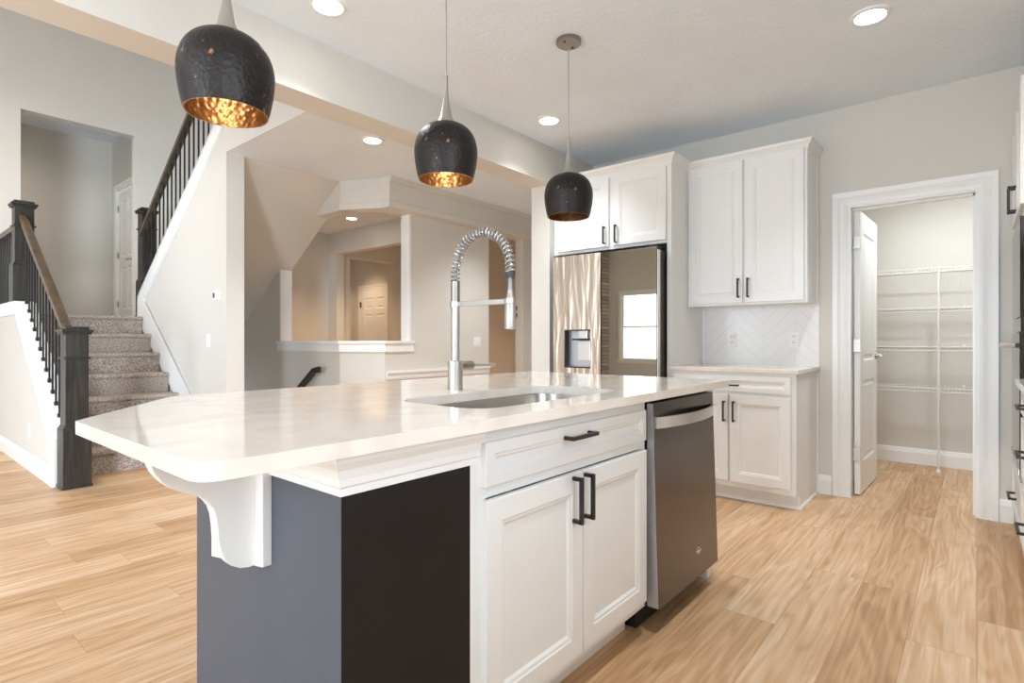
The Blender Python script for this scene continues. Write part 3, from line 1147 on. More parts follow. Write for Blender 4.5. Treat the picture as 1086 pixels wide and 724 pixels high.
lathe(b, [(0.021, 0), (0.021, 0.024)], (FXX, FYY, 1.224), 24); lathe(b, [(0.021, 0), (0.021, 0.018)], (FXX, yh2, 1.229), 24)
part('holder_arm', b, NICKEL, fau, bevel=0.001, smooth=True)
b = nb()
tube(b, [(FXX + 0.02, FYY, 1.004), (FXX + 0.088, FYY, 1.004)], 0.0175, 20)
part('lever_hub', b, CANOPY, fau, smooth=True)
b = nb()
tube(b, [(FXX + 0.075, FYY, 1.004), (FXX + 0.21, FYY - 0.012, 1.002)], 0.0062, 12)
part('lever', b, NICKEL, fau, smooth=True)

# dishwasher
dw = thing('dishwasher', 'brown steel dishwasher with curved bar handle at the island end', 'dishwasher', (2.23, 1.2, 0))
DX0, DX1 = 1.927, 2.535
part('tub', box(nb(), DX0 + 0.008, DX1 - 0.006, 0.955, 1.58, 0.11, 0.868), BLACKP, dw)
part('base_plate', box(nb(), DX0 + 0.005, DX1 - 0.005, 1.0, 1.30, 0.0, 0.105), BLACKP, dw)
b = nb()
prism(b, [(DX0, 0.950, 0.100), (DX0, 0.950, 0.866), (DX0, 0.926, 0.866), (DX0, 0.902, 0.100)], (DX1 - DX0, 0, 0))
do = part('door', b, DARKSTEEL, dw, bevel=0.002)
part('door_edge', prism(nb(), [(DX0 - 0.0015, 0.950, 0.104), (DX0 - 0.0015, 0.950, 0.862), (DX0 - 0.0015, 0.9285, 0.862), (DX0 - 0.0015, 0.905, 0.104)], (0.0015, 0, 0)), STEELSIDE, do, label='pale grey edge of the door')
# bowed flat handle
b = nb()
n = 18
front, back = [], []
for k2 in range(n + 1):
    s = k2 / n
    x = DX0 + 0.012 + (DX1 - DX0 - 0.024) * s
    bow = 0.006 + 0.046 * math.sin(PI * s) ** 0.75
    front.append((x, 0.9235 - bow)); back.append((x, 0.9235 - bow + 0.010))
for k2 in range(n):
    f0, f1, b0, b1 = front[k2], front[k2 + 1], back[k2], back[k2 + 1]
    v = [b.verts.new(p) for p in ((*f0, 0.770), (*f1, 0.770), (*f1, 0.812), (*f0, 0.812), (*b0, 0.770), (*b1, 0.770), (*b1, 0.812), (*b0, 0.812))]
    for q in ((0, 1, 2, 3), (7, 6, 5, 4), (3, 2, 6, 7), (0, 4, 5, 1)):
        b.faces.new([v[i] for i in q])
    if k2 == 0:
        b.faces.new((v[0], v[3], v[7], v[4]))
    if k2 == n - 1:
        b.faces.new((v[1], v[5], v[6], v[2]))
bmesh.ops.remove_doubles(b, verts=b.verts, dist=1e-5)
bmesh.ops.recalc_face_normals(b, faces=b.faces)
part('handle', b, BRIGHT, do, smooth=True, label='bowed bright steel handle')
# small badge low on the door
cu = bpy.data.curves.new('badge', 'FONT')
cu.body = 'Whirlpool'; cu.size = 0.012; cu.extrude = 0.0004; cu.align_x = 'CENTER'
to = bpy.data.objects.new('badge_text', cu)
COL.objects.link(to)
bpy.context.view_layer.update()
me = bpy.data.meshes.new_from_object(to.evaluated_get(bpy.context.evaluated_depsgraph_get()))
bpy.data.objects.remove(to)
b = nb()
b.from_mesh(me)
tilt = math.atan2(0.024, 0.766)
zb = 0.205
xform(b, Matrix.Translation((2.315, 0.902 + (zb - 0.1) * 0.0313 - 0.0006, zb)) @ Matrix.Rotation(PI / 2 - tilt, 4, 'X'))
o2 = []
for k2 in range(33):
    a = 2 * PI * (0.08 + 0.84 * k2 / 32)
    zz = zb + 0.005 + 0.013 * math.sin(a)
    o2.append((2.315 + 0.016 * math.cos(a), 0.902 + (zz - 0.1) * 0.0313 - 0.0008, zz))
tube(b, o2, 0.0007, 6)
part('badge', b, PLASTIC, do, label='small pale maker badge')

# ------------------------------------------------------------------ refrigerator
fr = thing('refrigerator', 'french door refrigerator, rippled steel left door and mirror glass right door', 'refrigerator', (4.1, 2.23, 0))
RX = 3.745
RY0, RY1, RS = 1.772, 2.690, 2.236
part('body', box(nb(), RX + 0.075, 4.44, RY0 + 0.006, RY1 - 0.004, 0.03, 1.765), FRSIDE, fr, bevel=0.004)
part('plinth', box(nb(), RX + 0.10, 4.40, RY0 + 0.02, RY1 - 0.02, 0.0, 0.06), BLACKP, fr)
# left door with dispenser recess
DY0, DY1, DZ0, DZ1 = 2.330, 2.580, 0.880, 1.188
b = nb()
yy = [RS + 0.004, DY0, DY1, RY1]; zz = [0.70, DZ0, DZ1, 1.785]
for i in range(3):
    for j2 in range(3):
        if i == 1 and j2 == 1:
            continue
        box(b, RX, RX + 0.065, yy[i], yy[i + 1], zz[j2], zz[j2 + 1])
bmesh.ops.remove_doubles(b, verts=b.verts, dist=1e-5)
inner = [f for f in b.faces if all(len([g for g in e.link_faces]) > 2 for e in f.edges)]
ld = part('left_door', b, RIPPLE, fr, label='rippled reflective steel door with dispenser')
b = nb()
# dispenser niche lining
x1 = RX + 0.058
box(b, RX + 0.002, x1, DY0, DY0 + 0.006, DZ0, DZ1); box(b, RX + 0.002, x1, DY1 - 0.006, DY1, DZ0, DZ1)
box(b, RX + 0.002, x1, DY0 + 0.006, DY1 - 0.006, DZ0, DZ0 + 0.01); box(b, RX + 0.002, x1, DY0 + 0.006, DY1 - 0.006, DZ1 - 0.01, DZ1)
dn = part('dispenser', b, DARKSLOT, ld, bevel=0.001, label='dark lining of the dispenser niche')
part('dispenser_panel', box(nb(), x1, x1 + 0.004, DY0, DY1, DZ0, DZ1), STEELSIDE, ld, label='pale grey back panel of the dispenser')
b = nb()
box(b, x1 - 0.02, x1, DY0 + 0.03, DY0 + 0.145, DZ0 + 0.06, DZ0 + 0.215)
box(b, x1 - 0.045, x1, DY0 + 0.04, DY0 + 0.12, DZ0 + 0.235, DZ0 + 0.30)
part('dispenser_paddle', b, BRIGHT, ld, bevel=0.003)
b = nb()
box(b, x1 - 0.05, x1, DY0 + 0.012, DY0 + 0.18, DZ0 + 0.222, DZ0 + 0.236)
part('dispenser_nozzle', b, BLACKP, ld, bevel=0.002)
part('right_door', box(nb(), RX + 0.006, RX + 0.065, RY0 + 0.002, RS - 0.004, 0.70, 1.782), DARKSLOT, fr, bevel=0.002)
rd = part('door_glass', box(nb(), RX, RX + 0.006, RY0 + 0.004, RS - 0.006, 0.702, 1.782), GLASSD, fr, label='dark mirror glass front of the right door')
part('door_trim', box(nb(), RX + 0.010, RX + 0.050, RY0 - 0.004, RY0 + 0.002, 0.70, 1.76), BRIGHT, fr, label='bright strip on the door edge')
part('freezer_drawer', box(nb(), RX, RX + 0.065, RY0, RY1, 0.08, 0.69), RIPPLE, fr, bevel=0.003)
part('top_hinge', box(nb(), RX + 0.02, RX + 0.13, RY0 + 0.01, RY0 + 0.07, 1.783, 1.80), BLACKP, fr, bevel=0.002)

# cabinet bridging the fridge with its tall side panel
CRN = lambda z: [(0, z), (0.004, z), (0.006, z + 0.012), (0.018, z + 0.030), (0.034, z + 0.046), (0.038, z + 0.058), (0.038, z + 0.064), (0, z + 0.064)]
fc = thing('wall_cabinet', 'two-door white cabinet over the refrigerator with tall side panel', 'cabinet', (4.19, 2.25, 1.82))
GX = 3.89
b = nb()
box(b, GX + 0.02, KX - 0.001, 1.76, 2.785, 1.84, 2.44)
part('carcass', b, CAB, fc)
b = nb()
box(b, GX, GX + 0.02, 1.76, 1.78, 1.825, 2.44); box(b, GX, GX + 0.02, 2.715, 2.785, 1.825, 2.44)
box(b, GX, GX + 0.02, 1.78, 2.715, 1.825, 1.86); box(b, GX, GX + 0.02, 1.78, 2.715, 2.38, 2.44); box(b, GX, GX + 0.02, 2.19, 2.255, 1.86, 2.38)
part('face_frame', b, CAB, fc, bevel=0.001)
part('side_panel', box(nb(), GX, KX - 0.001, 1.725, 1.76, 0.0, 2.44), CAB, fc, bevel=0.001, label='tall white panel beside the refrigerator')
part('crown_moulding', sweep(nb(), [(GX, 2.785), (GX, 1.725), (KX - 0.001, 1.725)], CRN(2.415)), CAB, fc)
for (yl, yr, py) in ((2.735, 2.243, 2.275), (2.205, 1.762, 2.172)):
    dd = part('door', panel(nb(), yl - yr, 0.545, DOOR, (GX, yl, 1.848), -PI / 2), CAB, fc, bevel=0.0006)
    part('handle', pull(nb(), (GX - 0.02, py, 1.937), 0.128, True, '-x'), BLACK, dd, label='black bar pull')

# wall cabinet over the counter
uc = thing('wall_cabinet', 'tall two-door white wall cabinet above the tiled backsplash', 'cabinet', (4.34, 1.30, 1.36))
VX = 4.19
part('carcass', box(nb(), VX + 0.02, KX - 0.001, 0.885, 1.723, 1.372, 2.43), CAB, uc, bevel=0.001)
b = nb()
box(b, VX, VX + 0.02, 0.885, 0.91, 1.36, 2.43); box(b, VX, VX + 0.02, 1.69, 1.723, 1.36, 2.43)
box(b, VX, VX + 0.02, 0.91, 1.69, 1.36, 1.395); box(b, VX, VX + 0.02, 0.91, 1.69, 2.40, 2.43); box(b, VX, VX + 0.02, 1.285, 1.315, 1.395, 2.40)
part('face_frame', b, CAB, uc, bevel=0.001)
part('end_strip', box(nb(), 4.47, KX - 0.001, 0.876, 0.885, 1.36, 2.415), CAB, uc)
part('crown_moulding', sweep(nb(), [(VX, 1.722), (VX, 0.885), (KX - 0.001, 0.885)], CRN(2.41)), CAB, uc)
for (yl, yr, py) in ((1.700, 1.306, 1.333), (1.290, 0.902, 1.265)):
    dd = part('door', panel(nb(), yl - yr, 1.04, DOOR, (VX, yl, 1.377), -PI / 2), CAB, uc, bevel=0.0006)
    part('handle', pull(nb(), (VX - 0.02, py, 1.482), 0.128, True, '-x'), BLACK, dd, label='black bar pull')

# base cabinet and its worktop
bc = thing('base_cabinet', 'white base cabinet with drawer and two doors under the tiled backsplash', 'cabinet', (4.2, 1.3, 0))
b = nb()
box(b, GX + 0.02, KX - 0.001, 0.885, 1.723, 0.10, 0.884); box(b, 3.97, KX - 0.001, 0.885, 1.723, 0.0, 0.10)
part('carcass', b, CAB, bc)
b = nb()
box(b, GX, GX + 0.02, 0.885, 0.915, 0.10, 0.884); box(b, GX, GX + 0.02, 1.69, 1.723, 0.10, 0.884)
box(b, GX, GX + 0.02, 0.915, 1.69, 0.855, 0.884); box(b, GX, GX + 0.02, 0.915, 1.69, 0.725, 0.755); box(b, GX, GX + 0.02, 0.915, 1.69, 0.10, 0.145); box(b, GX, GX + 0.02, 1.29, 1.32, 0.145, 0.725)
part('face_frame', b, CAB, bc, bevel=0.001)
b = nb()
sweep(b, [(3.97, 1.723), (3.97, 0.885), (KX - 0.02, 0.885)], [(0, 0), (0.012, 0), (0.010, 0.012), (0.004, 0.018), (0, 0.018)])
part('shoe_moulding', b, CAB, bc)
part('end_strip', box(nb(), 4.475, KX - 0.001, 0.876, 0.885, 0.0, 0.884), CAB, bc)
dd = part('drawer', panel(nb(), 0.785, 0.106, DRAW, (GX, 1.70, 0.752), -PI / 2), CAB, bc, bevel=0.0006)
part('handle', pull(nb(), (GX - 0.02, 1.305, 0.797), 0.128, False, '-x'), BLACK, dd, label='black bar pull')
for (yl, yr, py) in ((1.700, 1.311, 1.333), (1.298, 0.914, 1.268)):
    dd = part('door', panel(nb(), yl - yr, 0.592, DOOR, (GX, yl, 0.138), -PI / 2), CAB, bc, bevel=0.0006)
    part('handle', pull(nb(), (GX - 0.02, py, 0.618), 0.128, True, '-x'), BLACK, dd, label='black bar pull')
single('worktop', box(nb(), 3.862, KX - 0.001, 0.868, 1.724, 0.884, 0.914), QUARTZ, 'short pale quartz worktop on the base cabinet below the backsplash', 'worktop', (4.18, 1.29, 0.884), bevel=0.004)
struct('wall_backsplash', box(nb(), KX - 0.009, KX, 0.872, 1.725, 0.914, 1.374), TILE)


# outlets and switches
def plate(name, label, cat, c, axis, kind, group=None, wid=0.072, hgt=0.116, mat=PLASTIC):
    """wall plate; c = centre on the wall face, axis = outward direction"""
    t = thing(name, label, cat, c, group)
    def bx(u0, u1, d0, d1, z0, z1):
        q = nb()
        if axis == '-x':
            return box(q, c[0] - d1, c[0] - d0, c[1] + u0, c[1] + u1, c[2] + z0, c[2] + z1)
        return box(q, c[0] + u0, c[0] + u1, c[1] - d1, c[1] - d0, c[2] + z0, c[2] + z1)
    part('cover_plate', bx(-wid / 2, wid / 2, 0.0, 0.006, -hgt / 2, hgt / 2), mat, t, bevel=0.002)
    if kind == 'outlet':
        for z in (-0.022, 0.022):
            s = part('socket', bx(-0.017, 0.017, 0.006, 0.009, z - 0.016, z + 0.016), mat, t, bevel=0.003)
            q = bx(-0.009, -0.006, 0.009, 0.0096, z - 0.004, z + 0.008)
            if axis == '-x':
                box(q, c[0] - 0.0096, c[0] - 0.009, c[1] + 0.006, c[1] + 0.009, c[2] + z - 0.004, c[2] + z + 0.007)
            else:
                box(q, c[0] + 0.006, c[0] + 0.009, c[1] - 0.0096, c[1] - 0.009, c[2] + z - 0.004, c[2] + z + 0.007)
            part('slot', q, DARKSLOT, s)
    elif kind == 'switch':
        part('rocker', bx(-0.016, 0.016, 0.006, 0.010, -0.033, 0.033), mat, t, bevel=0.002)
    elif kind == 'double':
        for u in (-0.023, 0.023):
            part('rocker', bx(u - 0.016, u + 0.016, 0.006, 0.010, -0.033, 0.033), mat, t, bevel=0.002)
    elif kind == 'thermostat':
        part('body', bx(-0.05, 0.05, 0.006, 0.026, -0.042, 0.042), mat, t, bevel=0.004)
        part('display', bx(0.005, 0.042, 0.026, 0.0265, -0.022, 0.024), DARKSLOT, t)
    return t


plate('outlet', 'white outlet on the backsplash nearer the refrigerator', 'outlet', (KX - 0.009, 1.485, 1.107), '-x', 'outlet', 'outlets on the backsplash')
plate('outlet', 'white outlet on the backsplash nearer the pantry door', 'outlet', (KX - 0.009, 1.038, 1.107), '-x', 'outlet', 'outlets on the backsplash')
plate('light_switch', 'white double light switch on the grey hall wall behind the faucet', 'light switch', (4.86, HY0, 1.085), '-y', 'double', None, 0.116)
plate('thermostat', 'small white thermostat with grey display on the stair wall', 'thermostat', (SX0, 5.175, 1.50), '-x', 'thermostat', None, 0.10, 0.085)
plate('light_switch', 'white light switch on the stair wall below the thermostat', 'light switch', (SX0, 5.375, 1.10), '-x', 'switch')
plate('outlet', 'white outlet low on the knee wall left of the stair newel post', 'outlet', (KA, 6.20, 0.33), '-x', 'outlet')

# ------------------------------------------------------------------ oven tower on the right
tw = thing('oven_cabinet', 'tall white cabinet framing the wall ovens at the right edge', 'cabinet', (4.06, -0.48, 0))
TX0, TX1, TYF = 3.64, 4.494, -0.182
b = nb()
box(b, TX0, TX0 + 0.045, WY + 0.002, TYF, 0.0, 2.43); box(b, TX1 - 0.045, TX1, WY + 0.002, TYF, 0.0, 2.43)
box(b, TX0 + 0.045, TX1 - 0.045, WY + 0.002, TYF, 1.72, 2.43); box(b, TX0 + 0.045, TX1 - 0.045, WY + 0.002, TYF, 0.10, 0.42)
box(b, TX0 + 0.045, TX1 - 0.045, WY + 0.002, TYF - 0.08, 0.0, 0.10)
part('carcass', b, CAB, tw)
part('crown_moulding', sweep(nb(), [(TX1, TYF), (TX0, TYF), (TX0, WY + 0.002)][::-1], [(o, z) for o, z in CRN(2.41)]), CAB, tw)
for (x1_, W, px) in ((4.485, 0.415, 4.10), (4.063, 0.415, 4.035)):
    dd = part('door', panel(nb(), W, 0.62, DOOR, (x1_, TYF, 1.765), PI), CAB, tw, bevel=0.0006)
    part('handle', pull(nb(), (px, TYF + 0.02, 1.865), 0.128, True, '+y'), BLACK, dd, label='black bar pull')
dd = part('drawer', panel(nb(), 0.84, 0.28, DRAW, (4.487, TYF, 0.115), PI), CAB, tw, bevel=0.0006)
part('handle', pull(nb(), (4.065, TYF + 0.02, 0.255), 0.16, False, '+y'), BLACK, dd, label='black bar pull')
ov = thing('wall_oven', 'black glass wall oven and microwave stack with steel handle at the right edge', 'oven', (4.06, -0.45, 0.42))
OX0_, OX1_ = TX0 + 0.047, TX1 - 0.047
part('body', box(nb(), OX0_, OX1_, WY + 0.05, TYF - 0.002, 0.425, 1.715), BLACKP, ov)
part('control_panel', box(nb(), OX0_ - 0.01, OX1_ + 0.01, TYF + 0.001, TYF + 0.018, 1.145, 1.215), OVENGL, ov, bevel=0.002)
mw = part('microwave_door', box(nb(), OX0_ - 0.01, OX1_ + 0.01, TYF + 0.001, TYF + 0.020, 1.22, 1.71), OVENGL, ov, bevel=0.003)
dd = part('oven_door', box(nb(), OX0_ - 0.01, OX1_ + 0.01, TYF + 0.001, TYF + 0.022, 0.44, 1.14), OVENGL, ov, bevel=0.003)
part('door_trim', box(nb(), OX0_ - 0.01, OX1_ + 0.01, TYF + 0.022, TYF + 0.026, 0.44, 0.47), BRIGHT, dd)
b = nb()
pts = []
for k2 in range(15):
    s = k2 / 14
    pts.append((OX0_ + 0.03 + (OX1_ - OX0_ - 0.06) * s, TYF + 0.028 + 0.052 * math.sin(PI * s) ** 0.5, 1.075))
tube(b, pts, 0.012, 10)
part('handle', b, BRIGHT, dd, smooth=True, label='steel bar handle')
nc = thing('base_cabinet', 'white drawer base cabinet beside the oven cabinet at the right edge', 'cabinet', (3.2, -0.48, 0))
part('carcass', box(box(nb(), 2.74, TX0 - 0.002, WY + 0.002, TYF, 0.10, 0.884), 2.74, TX0 - 0.002, WY + 0.002, TYF - 0.08, 0, 0.10), CAB, nc)
for z0_, hh in ((0.75, 0.11), (0.44, 0.29), (0.125, 0.29)):
    dd = part('drawer', panel(nb(), 0.86, hh, DRAW, (TX0 - 0.012, TYF, z0_), PI), CAB, nc, bevel=0.0006)
    part('handle', pull(nb(), (3.20, TYF + 0.02, z0_ + hh * 0.6), 0.16, False, '+y'), BLACK, dd, label='black bar pull')
single('worktop', box(nb(), 2.74, TX0 - 0.002, WY + 0.002, TYF + 0.04, 0.884, 0.914), QUARTZ, 'pale worktop running up to the oven cabinet at the right edge', 'worktop', (3.2, -0.47, 0.884), bevel=0.004)

# ------------------------------------------------------------------ pantry shelves


def wire_shelf(z, y0, y1, x0, x1, label):
    t = thing('wire_shelf', label, 'shelf', ((x0 + x1) / 2, (y0 + y1) / 2, z), 'pantry wire shelves')
    b = nb()
    for (x, zz2) in ((x0, z), (x0, z - 0.03), (x1 - 0.004, z), ((x0 + x1) / 2, z - 0.004)):
        tube(b, [(x, y0, zz2), (x, y1, zz2)], 0.0035, 6)
    part('rail', b, WIRE, t)
    b = nb()
    y = y0 + 0.012
    while y < y1:
        tube(b, [(x0, y, z - 0.03), (x0, y, z + 0.003), (x1 - 0.004, y, z + 0.003)], 0.0018, 4)
        y += 0.0254
    o = part('deck_wire', b, WIRE, t)
    o['kind'] = 'stuff'
    for y in (y0 + 0.16, (y0 + y1) / 2, y1 - 0.16):
        part('wall_clip', box(nb(), x1 - 0.012, x1, y - 0.008, y + 0.008, z - 0.004, z + 0.022), PLASTIC, t)
    return t


SHZ = [1.705, 1.375, 1.045, 0.70]
for z, nm in zip(SHZ, ('topmost white wire shelf on the pantry back wall', 'second white wire shelf from the top on the pantry back wall',
                       'third white wire shelf from the top on the pantry back wall', 'lowest white wire shelf on the pantry back wall')):
    wire_shelf(z, -0.745, 0.915, 5.83, 6.118, nm)
b = nb()
tube(b, [(5.82, 0.245, 0.0), (5.82, 0.245, 1.725)], 0.008, 10)
b2 = nb()
sp_ = thing('shelf_pole', 'thin white floor pole supporting the pantry wire shelves', 'support pole', (5.82, 0.245, 0))
part('pole', b, WIRE, sp_, smooth=True)
part('foot', lathe(nb(), [(0.016, 0), (0.016, 0.02), (0.009, 0.03)], (5.82, 0.245, 0), 14), PLASTIC, sp_, smooth=True)

# ------------------------------------------------------------------ pendants
PYL = 1.712
pd = thing('pendant_lamp', 'hammered black dome pendant nearest the camera, over the clipped worktop corner', 'pendant lamp', (0.722, PYL, CH), 'hammered black pendant lamps over the island')


def dome(scale_r, zoff, n=26):
    """(radius, height above rim) of the shade, rim first"""
    key = [(0.114, 0.0), (0.121, 0.03), (0.128, 0.07), (0.132, 0.112), (0.1315, 0.14), (0.126, 0.17), (0.114, 0.20), (0.093, 0.226), (0.066, 0.243), (0.036, 0.252)]
    out = []
    for i in range(len(key) - 1):
        p0 = key[max(0, i - 1)]; p1 = key[i]; p2 = key[i + 1]; p3 = key[min(len(key) - 1, i + 2)]
        for s in range(4):
            t = s / 4
            q = [0.5 * (2 * p1[a] + (p2[a] - p0[a]) * t + (2 * p0[a] - 5 * p1[a] + 4 * p2[a] - p3[a]) * t * t + (3 * p1[a] - p0[a] - 3 * p2[a] + p3[a]) * t ** 3) for a in (0, 1)]
            out.append((q[0] - scale_r, q[1] * 0.935 + zoff))
    out.append((key[-1][0] - scale_r, key[-1][1] * 0.935 + zoff))
    return out


RZ = 1.775
outp = dome(0, 0)
inp = [(r - 0.0035, z - (0.003 if z > 0.1 else 0)) for r, z in outp]
part('shade', lathe(nb(), outp, (0.722, PYL, RZ), 64, False, True), BRONZE, pd, smooth=True, label='black hammered outside of the dome')
part('liner', lathe(nb(), [(outp[0][0], outp[0][1])] + inp, (0.722, PYL, RZ), 64, False, True), COPPER, pd, smooth=True, label='copper coloured hammered inside')
part('neck', lathe(nb(), [(0.040, 0.234), (0.037, 0.240), (0.027, 0.262), (0.0185, 0.30), (0.013, 0.33), (0.0095, 0.365), (0.0085, 0.40), (0.0085, 0.435), (0.005, 0.438)], (0.722, PYL, RZ), 28), NICKEL, pd, smooth=True, label='brushed nickel trumpet neck')
part('cord', tube(nb(), [(0.722, PYL, RZ + 0.43), (0.722, PYL, CH - 0.018)], 0.0032, 8), STEELSIDE, pd, smooth=True)
b = nb()
lathe(b, [(0.0, -0.022), (0.064, -0.022), (0.068, -0.018), (0.068, 0.0)], (0.722, PYL, CH), 36)
cn = part('canopy', b, CANOPY, pd, smooth=True, label='brushed nickel ceiling canopy')
for s in (-1, 1):
    part('canopy_screw', lathe(nb(), [(0.0, -0.028), (0.006, -0.027), (0.007, -0.022)], (0.722 + 0.04 * s, PYL, CH), 12), DARKSLOT, cn, smooth=True)
b = nb()
lathe(b, [(0.0, 0.10), (0.018, 0.104), (0.028, 0.125), (0.028, 0.145), (0.016, 0.18), (0.014, 0.228)], (0.722, PYL, RZ), 20)
part('bulb', b, BULB, pd, smooth=True, label='lit warm bulb')
clone(pd, (1.612, PYL, CH), 'hammered black dome pendant above the faucet, middle of the row', 'hammered black pendant lamps over the island')
p3 = clone(pd, (2.526, PYL, CH), 'hammered black dome pendant in front of the refrigerator cabinet', 'hammered black pendant lamps over the island')

for ch in p3.children:                # the third lamp is switched off
    if ch.name.startswith('bulb'):
        ch.material_slots[0].link = 'OBJECT'
        ch.material_slots[0].material = PLASTIC
        ch['label'] = 'unlit bulb'

# recessed ceiling lights
dl = thing('recessed_light', 'lit recessed ceiling light above the pantry doorway, right of the pendants', 'ceiling light', (3.305, 0.412, CH), 'kitchen recessed lights')
c = (3.305, 0.412, CH)
part('trim_ring', lathe(nb(), [(0.066, -0.004), (0.070, -0.012), (0.088, -0.008), (0.092, 0.0)], c, 40, False, False), TRIM, dl, smooth=True)
part('lens', lathe(nb(), [(0.0, -0.0065), (0.067, -0.006)], c, 40, False, False), LAMP, dl, smooth=True)
lights = [c]
for loc, lab in (((3.339, 2.439, CH), 'lit recessed ceiling light left of the third pendant cord, near the refrigerator'),
                 ((1.503, 2.43, CH), 'lit recessed ceiling light at the top edge between the first two pendants'),
                 ((2.744, 3.784, CH), 'lit recessed ceiling light in the hall ceiling beyond the beam'),
                 ((4.317, 6.412, CH), 'lit recessed ceiling light seen through the half wall opening')):
    clone(dl, loc, lab)
    lights.append(loc)
for i, (x, y, z) in enumerate(lights + [(3.305 - 1.9, 0.412, CH), (5.5, 6.6, CH), (5.2, 0.1, CH), (1.0, 9.4, UZ), (4.7, 3.75, CH), (5.6, 8.45, CH), (0.6, 6.6, 5.4)]):  # entries past the fixtures are unseen spots; hall and great-room ones added as fill
    d = bpy.data.lights.new('downlight_and_fill', 'SPOT')
    d.energy = [32, 32, 32, 72, 60, 32, 34, 42, 30, 55, 30, 120][i]
    d.spot_size = math.radians(165 if i in (7, 8) else 118); d.spot_blend = 1.0
    d.shadow_soft_size = 0.06
    d.color = (1.0, 0.80, 0.60) if i == 11 else (0.95, 0.98, 1.0) if i < 4 or i in (5, 7, 9) else (1.0, 0.9, 0.8) if i == 8 else (1.0, 0.70, 0.44)
    o = bpy.data.objects.new('downlight_and_fill', d)
    COL.objects.link(o)
    o.location = (x, y, z - 0.03)

# ------------------------------------------------------------------ stairs
st = thing('staircase', 'grey-brown carpeted stairs rising to a landing behind the island', 'staircase', (1.6, 5.45, 0))
N0, RUN, RISE = 5.50, 0.258, 0.195
for n in range(7):
    y = N0 + RUN * n
    z0_ = RISE * n
    z1_ = RISE * (n + 1)
    ye_ = y + RUN + 0.03 if n < 6 else TY - 0.001
    # profile in Y-Z with a rounded nosing
    pr = [(y + 0.03, 0.0 if n == 0 else z0_), (y + 0.028, z1_ - 0.045), (y + 0.012, z1_ - 0.042), (y + 0.002, z1_ - 0.03), (y, z1_ - 0.018), (y + 0.006, z1_ - 0.005), (y + 0.02, z1_), (ye_, z1_), (ye_, z0_)]
    b = nb()
    xr = SX0 - 0.022 if n < 6 else SX0 - 0.024
    prism(b, [(KB + 0.001, a, c2) for a, c2 in pr], (xr - KB - 0.001, 0, 0))
    part('step' if n < 6 else 'landing', b, CARPET, st, smooth=True)
struct('floor_landing', box(box(nb(), SX0 - 0.0235, HX0 - 0.002, 7.345, TY - 0.001, LZ - 0.15, LZ), SX0 - 0.0235, SX1 + 0.06, 7.256, 7.345, LZ - 0.15, LZ), CARPET)
b = nb()
sk = lambda y: 0.594 + 0.745 * (y - 5.768)
prism(b, [(SX0 - 0.020, 5.36, 0.0), (SX0 - 0.020, 7.26, LZ - 0.02), (SX0 - 0.020, 7.26, 1.52), (SX0 - 0.020, 7.03, sk(7.03)), (SX0 - 0.020, 5.36, sk(5.36))], (0.020, 0, 0))
prism(b, [(SX0 - 0.026, 5.36, sk(5.36) - 0.025), (SX0 - 0.026, 7.05, sk(7.05) - 0.025), (SX0 - 0.026, 7.05, sk(7.05)), (SX0 - 0.026, 5.36, sk(5.36))], (0.026, 0, 0))
part('skirt_board', b, TRIM, st, label='white skirt board along the stair wall')


def newel(parent, cx, cy, z0, zt, mat=POST, hb=0.44):
    b = nb()
    hw = 0.072; hbw = 0.088
    box(b, cx - hbw, cx + hbw, cy - hbw, cy + hbw, z0, z0 + hb)
    # chamfer up to the shaft
    pts0 = [(cx - hbw, cy - hbw), (cx + hbw, cy - hbw), (cx + hbw, cy + hbw), (cx - hbw, cy + hbw)]
    pts1 = [(cx - hw, cy - hw), (cx + hw, cy - hw), (cx + hw, cy + hw), (cx - hw, cy + hw)]
    v0 = [b.verts.new((*p, z0 + hb)) for p in pts0]; v1 = [b.verts.new((*p, z0 + hb + 0.03)) for p in pts1]
    for q in range(4):
        b.faces.new((v0[q], v0[(q + 1) % 4], v1[(q + 1) % 4], v1[q]))
    box(b, cx - hw, cx + hw, cy - hw, cy + hw, z0 + hb + 0.03, zt - 0.03)
    p = part('newel_post', b, mat, parent, bevel=0.003)
    b = nb()
    box(b, cx - hbw - 0.006, cx + hbw + 0.006, cy - hbw - 0.006, cy + hbw + 0.006, z0, z0 + 0.022)
    part('shoe_moulding', b, mat, p, bevel=0.004)
    b = nb()
    box(b, cx - hw - 0.012, cx + hw + 0.012, cy - hw - 0.012, cy + hw + 0.012, zt - 0.245, zt - 0.228)
    part('collar', b, mat, p, bevel=0.004)
    b = nb()
    box(b, cx - hw - 0.018, cx + hw + 0.018, cy - hw - 0.018, cy + hw + 0.018, zt - 0.06, zt - 0.042)
    box(b, cx - hw - 0.026, cx + hw + 0.026, cy - hw - 0.026, cy + hw + 0.026, zt - 0.042, zt - 0.022)
    box(b, cx - hw - 0.004, cx + hw + 0.004, cy - hw - 0.004, cy + hw + 0.004, zt - 0.022, zt)
    part('cap', b, mat, p, bevel=0.005)
    return p


def baluster(parent, x, y, z0, z1, shoe=True):
    o = part('baluster', box(nb(), x - 0.0065, x + 0.0065, y - 0.0065, y + 0.0065, z0, z1), BLACK, parent)
    if shoe:
        part('baluster_shoe', box(nb(), x - 0.013, x + 0.013, y - 0.013, y + 0.013, z0, z0 + 0.032), BLACK, o, bevel=0.003)


